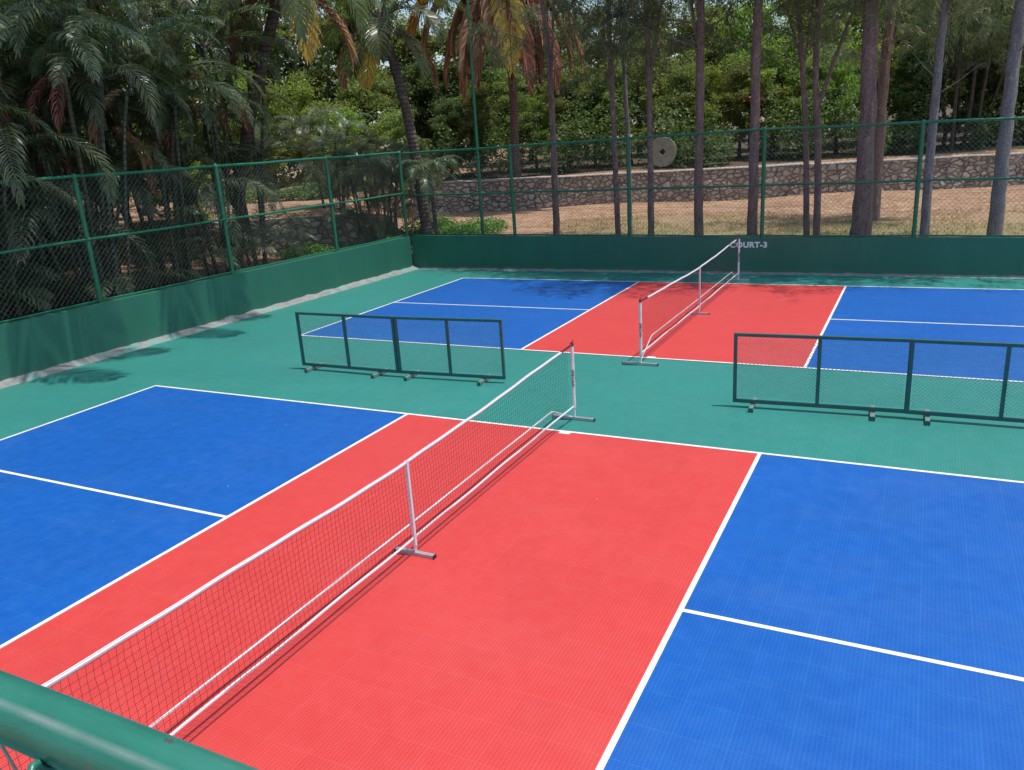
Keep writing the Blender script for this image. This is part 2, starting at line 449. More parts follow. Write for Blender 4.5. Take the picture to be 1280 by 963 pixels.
L_casu = leaf('casuarina_needles', [(0.09, 0.13, 0.085), (0.13, 0.18, 0.11), (0.17, 0.21, 0.13), (0.21, 0.18, 0.11)], 0.45)
L_broad = leaf('broad_leaves', [(0.07, 0.11, 0.04), (0.12, 0.18, 0.055), (0.18, 0.25, 0.07), (0.26, 0.31, 0.09), (0.30, 0.22, 0.12)], 0.5)
L_lime = leaf('lime_leaves', [(0.12, 0.19, 0.04), (0.20, 0.29, 0.06), (0.31, 0.36, 0.10)], 0.48)
L_dark = leaf('dark_undergrowth', [(0.045, 0.085, 0.03), (0.075, 0.13, 0.04), (0.11, 0.17, 0.055), (0.15, 0.15, 0.07)], 0.4)
L_areca = leaf('areca_leaflets', [(0.045, 0.085, 0.045), (0.08, 0.14, 0.07), (0.12, 0.18, 0.09), (0.20, 0.19, 0.08)], 0.33, 0.36, 0.65)
L_coco = leaf('coconut_leaflets', [(0.05, 0.09, 0.03), (0.08, 0.12, 0.035), (0.13, 0.14, 0.05)], 0.3, 0.35, 0.6)
L_dead = leaf('dead_palm_leaflets', [(0.20, 0.085, 0.055), (0.36, 0.17, 0.11), (0.55, 0.34, 0.23)], 0.3, 0.7, 0.2)
L_yel = leaf('yellowing_palm_leaflets', [(0.42, 0.26, 0.06), (0.58, 0.38, 0.10), (0.70, 0.48, 0.20)], 0.4, 0.5, 0.3)
L_bush = leaf('bright_ground_cover', [(0.05, 0.15, 0.02), (0.09, 0.22, 0.03), (0.14, 0.30, 0.05)], 0.35)
L_pink = leaf('pink_blossom', [(0.55, 0.12, 0.12), (0.7, 0.25, 0.2)], 0.3)
L_grass = leaf('dry_grass', [(0.14, 0.16, 0.05), (0.25, 0.23, 0.10), (0.38, 0.30, 0.17)], 0.3, 0.7, 0.2)
L_litter = leaf('fallen_leaves', [(0.20, 0.10, 0.05), (0.38, 0.22, 0.12), (0.5, 0.36, 0.22)], 0.2, 0.8, 0.2)

# ------------------------------------------------------------------ terrain
LW0 = np.array([-9.47, -2.0]); LW1 = np.array([-9.03, 10.62])   # inner face of the left court wall
BWY = 10.68                                                      # inner face of the back court wall
XR = 9.6
YN = -7.6

def lerp(a, b, t): return a+(b-a)*t
def sst(t): t = np.clip(t, 0, 1); return t*t*(3-2*t)
W1A, W1B = np.array([-16.3, 21.9]), np.array([26.0, 33.2])       # long rubble wall at the back
W2A, W2B = np.array([-21.0, 7.2]), np.array([-11.9, 12.0])       # short rubble retaining wall, left

def sd(p, a, b):
    d = (b-a)/np.linalg.norm(b-a); n = np.array([-d[1], d[0]])
    q = p-a
    return q@n, q@d

def hgt(x, y):
    p = np.stack([x, y], -1)
    z = 0.34 + 0.06*np.sin(x*0.7+1)*np.cos(y*0.5) + 0.02*np.maximum(0, y-12)*0.4
    s1, t1 = sd(p, W1A, W1B)
    z = z + 1.2*sst((s1-0.12)/0.3)*sst((t1+1.5)/2.5) + 0.03*np.clip(s1, 0, 40)
    s2, t2 = sd(p, W2A, W2B)
    L2 = np.linalg.norm(W2B-W2A)
    z2 = 1.15*sst((s2-0.12)/0.3)*sst((L2+1.2-t2)/2.6)*sst((21.0-y)/3.0+0.0)
    z = z + z2
    return z

xs = np.unique(np.concatenate([[-300, -200, -120, -80, -60], np.arange(-50, -24, 1.0), np.arange(-24, 12, 0.2), np.arange(12, 30, 1.0), [40, 60, 100, 200, 300]]))
ys = np.unique(np.concatenate([[-300, -200, -100, -50], np.arange(-30, -2, 1.0), np.arange(-2, 34, 0.2), np.arange(34, 60, 1.0), [70, 100, 150, 220, 320]]))
GX, GY = np.meshgrid(xs, ys, indexing='xy')
GZ = hgt(GX, GY)
lwx = LW0[0] + (LW1[0]-LW0[0])*(GY-LW0[1])/(LW1[1]-LW0[1])
inside = (GX > lwx-0.15) & (GY < BWY+0.12) & (GX < XR) & (GY > -30)
GZ[inside] = -0.06
nx, ny = len(xs), len(ys)
idx = np.arange(nx*ny).reshape(ny, nx)
F = np.stack([idx[:-1, :-1], idx[:-1, 1:], idx[1:, 1:], idx[1:, :-1]], -1).reshape(-1, 4)
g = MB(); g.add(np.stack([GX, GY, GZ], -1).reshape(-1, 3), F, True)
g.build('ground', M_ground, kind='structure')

# ------------------------------------------------------------------ court surface (sheets 4 mm apart)
KB = 2.16; BX = 6.73; G0 = 3.251; WA = 6.11; XO = 0.0175; LWD = 0.038
def sheet(name, quads, mat, z, th=0.003):
    m = MB()
    for (x0, y0, x1, y1) in quads:
        m.box((x0, y0, z-th), (x1, y1, z))
    return m.build(name, mat, kind='structure')
fl = MB()
fl.hexa([(-9.62, YN-3, -0.03), (XR, YN-3, -0.03), (XR, BWY+0.05, -0.03), (-9.10, BWY+0.05, -0.03),
         (-9.62, YN-3, 0), (XR, YN-3, 0), (XR, BWY+0.05, 0), (-9.10, BWY+0.05, 0)])
fl.build('court_floor', M_green, kind='structure')
blue = []; red = []; lines = []
h = LWD/2
for (y0, y1, xo) in ((-WA, 0.0, 0.0), (G0, G0+WA, XO)):
    red.append((xo-KB, y0, xo+KB, y1))
    blue += [(xo-BX, y0, xo-KB, y1), (xo+KB, y0, xo+BX, y1)]
sheet('blue_service_area', blue, M_blue, 0.004)
sheet('red_kitchen_area', red, M_red, 0.004)
for (y0, y1, xo) in ((-WA, 0.0, 0.0), (G0, G0+WA, XO)):
    ym = (y0+y1)/2
    lines += [(xo-BX-h, y0-h, xo+BX+h, y0+h), (xo-BX-h, y1-h, xo+BX+h, y1+h)]
    for xx in (-BX, -KB, KB, BX): lines.append((xo+xx-h, y0+h, xo+xx+h, y1-h))
    lines += [(xo-BX+h, ym-h, xo-KB-h, ym+h), (xo+KB+h, ym-h, xo+BX-h, ym+h)]
    lines += [(xo-0.055, y1-h-0.055, xo+0.075, y1-h)] if y1 == 0 else [(xo-0.08, y0+h, xo+0.05, y0+h+0.05)]
sheet('white_court_lines', lines, M_line, 0.008)

# ------------------------------------------------------------------ court walls
def lw(t, off=0.0):       # point on the left wall line, off > 0 outward
    p = LW0 + (LW1-LW0)*t; d = (LW1-LW0)/np.linalg.norm(LW1-LW0); n = np.array([-d[1], d[0]])
    return p + n*off

t0 = (-8.5-LW0[1])/(LW1[1]-LW0[1])
def ltop(y): return np.interp(y, [-8, -1, 5, 10.6], [0.95, 0.93, 0.91, 0.885])
def btop(x): return np.interp(x, [-9, 0, 6, 10], [0.885, 0.80, 0.77, 0.76])

e = empty('court_wall', (LW0[0], LW0[1], 0), 'low green painted wall running down the left side of the court under the fence', 'wall', 'low green walls round the court')
m = MB(); K = 40; TH = 0.24
rows = []
for i in range(K+1):
    t = lerp(t0, 1.0, i/K); a_ = lw(t); b_ = lw(t, TH if i < K else TH); zt = ltop(a_[1])
    if i == K: b_ = np.array([b_[0], BWY+TH])
    rows += [(a_[0], a_[1], -0.02), (b_[0], b_[1], -0.02), (b_[0], b_[1], zt), (a_[0]-0.004, a_[1], zt)]
F = []
for i in range(K):
    for j in range(4): F.append((i*4+j, (i+1)*4+j, (i+1)*4+(j+1) % 4, i*4+(j+1) % 4))
F += [(0, 1, 2, 3), (K*4+3, K*4+2, K*4+1, K*4)]
m.add(rows, F); m.build('wall', M_wall, e, origin=(LW0[0], LW0[1], 0))

def curb(ptfun, n, wid, name, parent, origin, hh=0.05, seed=3):
    """rough mortar fillet at the foot of a wall"""
    m = MB(); rows = []
    for i in range(n+1):
        t = i/n
        nn = mnoise.noise(Vector((t*n*0.22, seed, 0)))
        n2 = mnoise.noise(Vector((t*n*0.9, seed+7, 0)))
        wd = wid*(1+0.16*nn+0.10*n2); zt = hh*(1+0.5*nn)+0.01*n2
        a0 = ptfun(t, 0.0); a1 = ptfun(t, -wd*0.45); a2 = ptfun(t, -wd)
        rows += [(a0[0], a0[1], zt), (a1[0], a1[1], zt*0.62), (a2[0], a2[1], 0.0)]
    F = []
    for i in range(n):
        F += [(i*3, i*3+1, (i+1)*3+1, (i+1)*3), (i*3+1, i*3+2, (i+1)*3+2, (i+1)*3+1)]
    m.add(rows, F, True)
    return m.build(name, M_curb, parent, origin=origin)
curb(lambda t, o: lw(lerp(t0, 1.0, t), o), 260, 0.20, 'mortar_kerb', e, (LW0[0], LW0[1], 0), 0.075)

e = empty('court_wall', (0, BWY, 0), 'low green painted wall across the back of the court lettered COURT-3', 'wall', 'low green walls round the court')
m = MB(); rows = []; K = 30; xl = LW1[0]-0.0
for i in range(K+1):
    x = lerp(xl, XR, i/K); zt = btop(x)
    rows += [(x, BWY, -0.02), (x, BWY+TH, -0.02), (x, BWY+TH, zt), (x, BWY+0.004, zt)]
F = []
for i in range(K):
    for j in range(4): F.append((i*4+j, i*4+(j+1) % 4, (i+1)*4+(j+1) % 4, (i+1)*4+j))
F += [(3, 2, 1, 0), (K*4, K*4+1, K*4+2, K*4+3)]
m.add(rows, F); bw = m.build('wall', M_wall, e, origin=(0, BWY, 0))
curb(lambda t, o: np.array([lerp(xl, XR, t), BWY+o]), 300, 0.10, 'mortar_kerb', e, (0, BWY, 0), 0.04, 9)

def text_mesh(s, size, mat, name, ext=0.002, bold=0.0, xs_=1.0):
    cu = bpy.data.curves.new(name, 'FONT'); cu.body = s; cu.size = size; cu.extrude = ext; cu.offset = bold
    cu.align_x = 'CENTER'; cu.align_y = 'CENTER'; cu.resolution_u = 4; cu.space_character = 1.08
    o = bpy.data.objects.new(name, cu); C.objects.link(o)
    dg = bpy.context.evaluated_depsgraph_get(); dg.update()
    me = bpy.data.meshes.new_from_object(o.evaluated_get(dg))
    bpy.data.objects.remove(o)
    me.materials.clear(); me.materials.append(mat); me.name = name
    return me
pt = on_y(936.5, 306.5, BWY)
lm = text_mesh('COURT-3', 0.180, M_letter, 'lettering', 0.002, 0.008)
o = link('lettering', lm, bw, (pt[0], -0.003, pt[2]), (R(90), 0, 0), (1.02, 0.95, 1))

# ------------------------------------------------------------------ fences
def diag_mesh(L, z0, z1, pitch, r, name, mat, parent, to_world, k=3):
    """two families of straight wires filling the rectangle L x (z0..z1); z0, z1 may be callables of s"""
    P0, P1 = [], []
    zz0 = z0 if callable(z0) else (lambda s: z0)
    zz1 = z1 if callable(z1) else (lambda s: z1)
    H = float(np.mean([zz1(0), zz1(L)]))-float(np.mean([zz0(0), zz0(L)]))
    ratio = 1.0
    for fam in (0, 1):
        c = -H-1
        while c < L+H+1:
            pts = []
            # s = c + (z-zb)*ratio or s = c - (z-zb)*ratio
            sgn = 1 if fam == 0 else -1
            zb = zz0(L/2)
            a, b = zb-0.6, zb+H+0.6
            # clip by sampling
            zs = np.linspace(a, b, 80); ss = c+sgn*(zs-zb)*ratio
            ok = (ss >= 0) & (ss <= L) & (zs >= np.array([zz0(v) for v in ss])) & (zs <= np.array([zz1(v) for v in ss]))
            if ok.any():
                i = np.where(ok)[0]; i0, i1 = i[0], i[-1]
                if i1 > i0:
                    off = 0.002 if fam else -0.002
                    P0.append(to_world(ss[i0], zs[i0], off)); P1.append(to_world(ss[i1], zs[i1], off))
            c += pitch
    m = MB(); m.segs(P0, P1, r, k)
    return m.build(name, mat, parent)

PR_ = 0.043
def build_fence(root, org, fun, L, posts, ztop, zmid, zbot, pitch, pr=PR_, wire_r=0.0021):
    org = np.array(org, float)
    def tw(s, z, off=0.0):
        p = fun(s, off); return np.array([p[0], p[1], z])-org
    for s_ in posts:
        m = MB(); m.tube([tw(s_, zbot(s_)-0.25), tw(s_, ztop(s_)-0.02)], pr, 12)
        m.tube([tw(s_, ztop(s_)-0.02), tw(s_, ztop(s_)+0.035), tw(s_, ztop(s_)+0.05)], [pr*1.08, pr*1.05, pr*0.4], 12)
        m.build('post', M_post, root)
    ss = np.linspace(0, L, 24)
    # gentle sag between posts keeps the rails from looking ruled
    def rail(name, zf, r, off=0.0):
        m = MB(); m.tube([tw(s, zf(s)+0.006*math.sin(s*2.1), off) for s in ss], r, 8); m.build(name, M_post, root)
    rail('top_rail', ztop, 0.028)
    rail('middle_rail', zmid, 0.024, -0.03)
    rail('bottom_rail', lambda s: zbot(s)+0.035, 0.018)
    diag_mesh(L, lambda s: zbot(s)+0.05, lambda s: ztop(s)-0.01, pitch, wire_r, 'wire_mesh', M_wire, root, lambda s, z, off: tw(s, z, off-0.012))

Ltot = float(np.linalg.norm(LW1-LW0))*(1-t0)
def lf(s, off):
    return lw(t0+(1-t0)*s/Ltot, 0.12+off)
def sy(s): return lw(t0+(1-t0)*s/Ltot)[1]
tops_left = [(93, 219), (270, 207), (408, 198)]
ps = []
for u, v in tops_left:
    d = ray(u, v)
    # intersection with the vertical plane of the left fence
    a_ = lw(0, 0.12); dd = (LW1-LW0)/np.linalg.norm(LW1-LW0); n = np.array([-dd[1], dd[0]])
    tt = ((a_-CAM[:2])@n)/(d[:2]@n); p = CAM+d*tt
    ps.append((p[:2]-lw(t0, 0.12))@dd)
posts_l = [ps[0]-6.4, ps[0]-3.1] + ps + [Ltot+0.03]
e = empty('chain_link_fence', (LW0[0], LW0[1], 0.9), 'green chain link fence on the low wall along the left side of the court', 'fence', 'chain link fences round the court')
build_fence(e, (LW0[0], LW0[1], 0.9), lf, Ltot, posts_l, lambda s: 3.09, lambda s: 2.03, lambda s: ltop(sy(s)), 0.10)
e = empty('chain_link_fence', (0, BWY+0.12, 0.8), 'green chain link fence across the back of the court before the tall trunks', 'fence', 'chain link fences round the court')
xb = lw(1.0, 0.12)[0]
def bf(s, off): return np.array([xb+s, BWY+0.12-off])
pb = [on_y(u, v, BWY+0.12)[0]-xb for u, v in ((638, 181), (786, 173), (957, 163), (1155, 153))]
pb += [pb[-1]+3.05, pb[-1]+6.1]
build_fence(e, (0, BWY+0.12, 0.8), bf, XR-xb, pb, lambda s: np.interp(s, [0, 9, 15, 19], [3.06, 3.115, 3.02, 2.96]), lambda s: np.interp(s, [0, 15], [1.96, 1.92]), lambda s: btop(xb+s), 0.10)

# near fence: the photographer looks over its top rail
RY, RZ = -7.608, 2.812
e = empty('chain_link_fence', (0, RY, 0), 'thick scuffed green top rail of the nearest fence crossing the bottom left corner', 'fence', 'chain link fences round the court')
m = MB(); rx = np.linspace(-9.3, 9.3, 120)
m.tube([(x, 0.0006*math.sin(x*40), RZ+0.0008*math.sin(x*31+1)) for x in rx], [0.0235*(1+0.012*math.sin(x*53)) for x in rx], 40)
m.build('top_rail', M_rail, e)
for px in (-8.2, -5.1, -2.0, 1.1, 4.9, 8.0):
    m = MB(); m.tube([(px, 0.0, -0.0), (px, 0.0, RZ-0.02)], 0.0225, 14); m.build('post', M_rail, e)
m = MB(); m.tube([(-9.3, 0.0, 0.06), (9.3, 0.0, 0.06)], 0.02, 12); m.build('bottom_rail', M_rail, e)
# woven wire: each strand zigzags
def zig(x0, x1, z0, z1, p, r):
    P0, P1 = [], []
    n = int((x1-x0)/p); kz = int((z1-z0)/(p/1.0))
    for i in range(n):
        for k in range(kz):
            xa = x0+i*p+(0 if k % 2 == 0 else p/2); xb_ = x0+i*p+(p/2 if k % 2 == 0 else 0)
            za, zb_ = z1-k*p/2*1.0, z1-(k+1)*p/2*1.0
            if zb_ < z0: break
            P0.append((xa, 0.003, za)); P1.append((xb_, -0.003, zb_))
            P0.append((xb_+p/2*0 + (p/2 if k % 2 else -p/2)*0, 0, 0)); P1.append(P0[-1])
    P0 = np.array(P0[0::2]); P1 = np.array(P1[0::2])
    Q0 = P0.copy(); Q1 = P1.copy(); Q0[:, 0] = 2*x0+p-P0[:, 0]+(x1-x0-p); Q1[:, 0] = 2*x0+p-P1[:, 0]+(x1-x0-p)
    return np.concatenate([P0, Q0]), np.concatenate([P1, Q1])
a_, b_ = zig(-9.2, 9.2, 0.1, RZ-0.028, 0.075, 0.0018)
m = MB(); m.segs(a_, b_, 0.0017, 3); m.build('wire_mesh', M_wire_near, e)
# tie wire hooked round the rail
tx = 2.918
m = MB()
cir = [(tx+0.004*math.sin(t*1.0), 0.0257*math.cos(t), RZ+0.0257*math.sin(t)) for t in np.linspace(R(195), R(352), 26)]
m.tube(cir, 0.0026, 8)
p0 = np.array(cir[0])
m.tube([p0, p0+(0.001, -0.005, 0.001), p0+(0.003, -0.008, -0.001), p0+(0.009, -0.009, -0.004), p0+(0.016, -0.008, -0.008), p0+(0.023, -0.006, -0.014)], [0.0034, 0.0036, 0.0030, 0.0026, 0.0022, 0.0013], 8)
m.tube([p0+(0.001, -0.005, 0.0), p0+(0.002, -0.006, -0.010), p0+(0.005, -0.005, -0.020)], [0.0034, 0.0030, 0.0026], 8)
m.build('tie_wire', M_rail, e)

# slim tall pole just outside the back fence
pf = on_y(605, 297, 11.35); pt_ = on_y(585, 0, 11.35); dr = (pt_-pf)/(pt_[2]-pf[2])
b0 = pf+dr*(0.3-pf[2])
m = MB(); m.tube([b0+dr*z for z in (0, 1.5, 3, 4.5, 6, 7.6)], [0.046, 0.045, 0.042, 0.036, 0.032, 0.028], 12)
po = empty('lighting_pole', b0, 'slim tall green steel pole rising just outside the back fence near the corner', 'pole')
m.build('shaft', M_post, po, origin=b0)
m = MB(); m.box((-0.11, -0.11, 0.0), (0.11, 0.11, 0.015)); 
for sx in (-1, 1):
    for s_ in (-1, 1): m.tube([(sx*0.08, s_*0.08, 0.015), (sx*0.08, s_*0.08, 0.04)], 0.01, 6)
m.build('base_plate', M_post, po)

# ------------------------------------------------------------------ pickleball nets
def make_net(name, ya, yb, xo, label, far_text, zA=0.93, zM=0.835, near_front=True):
    """ya = near end post, yb = far end post"""
    ymid = (ya+yb)/2
    root = empty(name, (xo, ymid, 0), label, 'net', 'portable nets across the courts')
    O = np.array([xo, ymid, 0.0])
    L = (yb-ya)/2
    def ztop(y):      # local y in -L..L ; sags to the middle
        a = abs(y)/L
        return zM + (zA-zM)*(a**1.25)
    def zbot(y): return 0.165 + 0.012*abs(y)/L + 0.004*math.sin(y*5)
    # mesh
    P0, P1 = [], []
    pitch = 0.043; e_ = L-0.14
    ys_ = np.arange(-e_, e_+0.001, pitch)
    sagx = lambda y, z: 0.006*math.sin(y*3.1+z*4)
    for y in ys_:
        zt, zb = ztop(y)-0.03, zbot(y)
        k = 9
        zs = np.linspace(zb, zt, k)
        j = [0.0035*math.sin(y*37+zz*50)+0.003*math.sin(zz*31) for zz in zs]
        for i in range(k-1):
            P0.append((sagx(y, zs[i]), y+j[i], zs[i])); P1.append((sagx(y, zs[i+1]), y+j[i+1], zs[i+1]))
    nrow = int((0.80-0.17)/pitch)+1
    step = pitch*3
    yy = np.arange(-e_, e_, step)
    for r_ in range(nrow+1):
        f = r_/nrow
        zz = [lerp(zbot(y), ztop(y)-0.03, f)+0.0025*math.sin(y*29+r_*2) for y in yy]
        for i in range(len(yy)-1):
            P0.append((sagx(yy[i], zz[i]), yy[i], zz[i])); P1.append((sagx(yy[i+1], zz[i+1]), yy[i+1], zz[i+1]))
    m = MB(); m.segs(P0, P1, 0.0011, 3); m.build('net_mesh', M_cord, root)
    # folded top tape: two flaps with a seam between
    m = MB(); n = 60; yt = np.linspace(-L+0.33, L-0.33, n); rows = []
    prof = [(-0.009, -0.022), (-0.0125, -0.006), (-0.008, 0.003), (0.0, -0.005), (0.008, 0.003), (0.012, -0.006), (0.006, -0.022)]
    for y in yt:
        for (a, b) in prof: rows.append((a+sagx(y, 0.9), y, ztop(y)+b+0.002*math.sin(y*9)))
    k = len(prof); F = [(i*k+j, i*k+j+1, (i+1)*k+j+1, (i+1)*k+j) for i in range(n-1) for j in range(k-1)]
    m.add(rows, F, True); tp = m.build('top_tape', M_tape, root)
    m = MB(); rows = []
    for y in yt: rows += [(-0.0048+sagx(y, .9), y, ztop(y)-0.0005+0.002*math.sin(y*9)), (0.0048+sagx(y, .9), y, ztop(y)-0.0005+0.002*math.sin(y*9))]
    m.add(rows, [(2*i, 2*i+1, 2*i+3, 2*i+2) for i in range(n-1)]); m.build('seam', M_tape_in, tp)
    # bottom tape
    m = MB(); rows = []; yt = np.linspace(-L+0.02, L-0.02, n)
    prof = [(-0.003, -0.010), (-0.004, 0.008), (0.0, 0.010), (0.004, 0.008), (0.003, -0.010)]
    for y in yt:
        for (a, b) in prof: rows.append((a, y, zbot(y)+b))
    k = len(prof); F = [(i*k+j, i*k+j+1, (i+1)*k+j+1, (i+1)*k+j) for i in range(n-1) for j in range(k-1)]
    m.add(rows, F, True); m.build('bottom_tape', M_tape, root)
    # straps at the ends and posts
    for sg in (-1, 1):
        yp = sg*L
        m = MB(); m.segs([(0, yp-sg*0.34, ztop(L-0.33)-0.008)], [(0, yp, zA-0.008)], 0.013, 6, True); m.build('strap', M_strap, root)
        m = MB(); m.tube([(0, yp, 0.035), (0, yp, zA-0.02)], 0.0125, 12); pst = m.build('post', M_white, root)
        m = MB(); m.tube([(0, yp, zA-0.02), (0, yp, zA+0.012), (0, yp, zA+0.02)], [0.019, 0.019, 0.012], 12)
        m.tube([(0.0, yp, zA), (0.012, yp+0.01, zA+0.05)], [0.006, 0.004], 6); m.build('cap', M_strap, pst)
        # sleeve wrapping the post, open seam on the net side
        m = MB(); rows = []; zs = np.linspace(0.15, zA-0.035, 14); kk = 14
        for z in zs:
            rr = 0.0195+0.0015*math.sin(z*33)
            for j in range(kk):
                th = 2*math.pi*j/kk; rows.append((rr*math.cos(th), yp+rr*math.sin(th)*1.15, z))
        F = [(i*kk+j, i*kk+(j+1) % kk, (i+1)*kk+(j+1) % kk, (i+1)*kk+j) for i in range(len(zs)-1) for j in range(kk)]
        m.add(rows, F, True); sl_ = m.build('post_sleeve', M_tape, root)
        me = text_mesh('SPECIAN', 0.050, M_ink, 'printed_lettering', 0.0006, 0.001)
        link('printed_lettering', me, sl_, (0.006, yp-0.0245, 0.52), Matrix(((0, 1, 0), (0, 0, -1), (-1, 0, 0))).to_euler())
        # foot bar
        m = MB(); m.box((-0.275, yp-0.02, 0.004), (0.245, yp+0.02, 0.036)); ft = m.build('foot_bar', M_galv, root)
        for a_, b_ in ((-0.283, -0.275), (0.245, 0.253)):
            m = MB(); m.box((a_, yp-0.022, 0.003), (b_, yp+0.022, 0.038)); m.build('end_cap', M_rubber, ft)
    m = MB(); m.box((-0.195, -0.02, 0.004), (0.175, 0.02, 0.036)); ft = m.build('foot_bar', M_galv, root)
    for a_, b_ in ((-0.203, -0.195), (0.175, 0.183)):
        m = MB(); m.box((a_, -0.022, 0.003), (b_, 0.022, 0.038)); m.build('end_cap', M_rubber, ft)
    # centre post and its white strap
    m = MB()
    for dy in (-0.010, 0.010): m.tube([(0, dy, 0.036), (0, dy, 0.30)], 0.0065, 8)
    m.tube([(0.0, 0, 0.28), (0.0, 0, zM-0.03)], 0.011, 10); m.build('centre_post', M_white, root)
    m = MB(); rows = []; zs = np.linspace(0.095, zM+0.006, 16)
    for z in zs: rows += [(0.013, -0.013, z), (0.016, 0.0, z), (0.013, 0.013, z), (-0.013, 0.013, z), (-0.013, -0.013, z)]
    F = [(i*5+j, i*5+(j+1) % 5, (i+1)*5+(j+1) % 5, (i+1)*5+j) for i in range(15) for j in range(5)]
    m.add(rows, F); m.build('centre_strap', M_tape, root)
    # bent crossbar low between the posts
    zc = 0.295
    pts = [(0, -L, 0.03), (0, -L+0.12, 0.08), (0, -L+0.52, zc-0.03), (0, -L+0.60, zc), (0, -L+0.72, zc+0.002)]
    full = pts + [(0, y, zc+0.002-0.012*(1-(abs(y)/L))) for y in np.linspace(-L+0.9, L-0.9, 30)] + [(p[0], -p[1], p[2]) for p in pts[::-1]]
    full = [(x-0.022, y, z) for x, y, z in full]
    m = MB(); m.tube(full, 0.0085, 10); m.build('crossbar', M_white, root)
    return root
make_net('portable_net', -6.50, 0.42, -0.055, 'large white taped portable net across the near court, in the foreground', True)
make_net('portable_net', 2.87, 9.72, -0.02, 'white taped portable net across the far court below the COURT-3 lettering', True, 0.945, 0.862)

# ------------------------------------------------------------------ barrier panels
def make_barrier():
    Wd, H, t = 1.80, 0.905, 0.039
    root = bpy.data.objects.new('barrier_panel', None); C.objects.link(root)
    root['category'] = 'barrier'; root['group'] = 'low mesh barrier panels between the two courts'
    m = MB()
    z0 = 0.053
    m.box((0, -t/2, H-t), (Wd, t/2, H)); m.box((0, -t/2, z0), (Wd, t/2, z0+t))
    m.box((0, -t/2, z0+t), (t, t/2, H-t)); m.box((Wd-t, -t/2, z0+t), (Wd, t/2, H-t))
    fr = m.build('frame', M_barr, root)
    bv = fr.modifiers.new('bevel', 'BEVEL'); bv.width = 0.004; bv.segments = 2
    m = MB(); m.box((Wd/2-0.019, -0.017, z0+t), (Wd/2+0.019, 0.017, H-t)); m.build('middle_bar', M_barr, root)
    diag_mesh(Wd-2*t, z0+t, H-t, 0.042, 0.0021, 'expanded_mesh', M_bwire, root, lambda s, z, off: (t+s, 0.018+off*0.4, z))
    # a bright weld and edge strip where the mesh is fixed
    for x in (0.22, Wd-0.34):
        m = MB(); m.box((x-0.024, -0.20, 0.004), (x+0.024, 0.22, 0.050)); f_ = m.build('foot', M_barrfoot, root)
        bv = f_.modifiers.new('bevel', 'BEVEL'); bv.width = 0.003; bv.segments = 2
        m = MB(); m.box((x-0.027, -0.206, 0.0), (x+0.027, -0.198, 0.053)); m.build('end_plate', M_barr, f_)
    return root
proto = make_barrier()
specs = [((380, 457), (500, 467), 'low green mesh barrier panel at the far left end of the left row'),
         ((500.5, 467), (633, 475), 'low green mesh barrier panel of the left row, the one nearer the near net'),
         ((917, 503), (1135.5, 517.5), 'low green mesh barrier panel standing in front of the far red kitchen area'),
         ((1137, 518), (1360, 529), 'low green mesh barrier panel cut off by the right edge of the photo')]
for i, (a_, b_, lab) in enumerate(specs):
    pa, pb_ = on_z(*a_, 0.045), on_z(*b_, 0.045)
    if i == 3:
        pa = pa-np.array([0.04, 0, 0]); d = np.array([1.0, 0.02, 0]); pb_ = pa+d*1.83
    L = np.linalg.norm((pb_-pa)[:2]); rz = math.atan2(pb_[1]-pa[1], pb_[0]-pa[0])
    o = proto if i == 0 else copy_tree(proto, pa, rz)
    o.location = (pa[0], pa[1], 0.0); o.rotation_euler = (0, 0, rz); o.scale = (L/1.80, 1, 1)
    o['label'] = lab

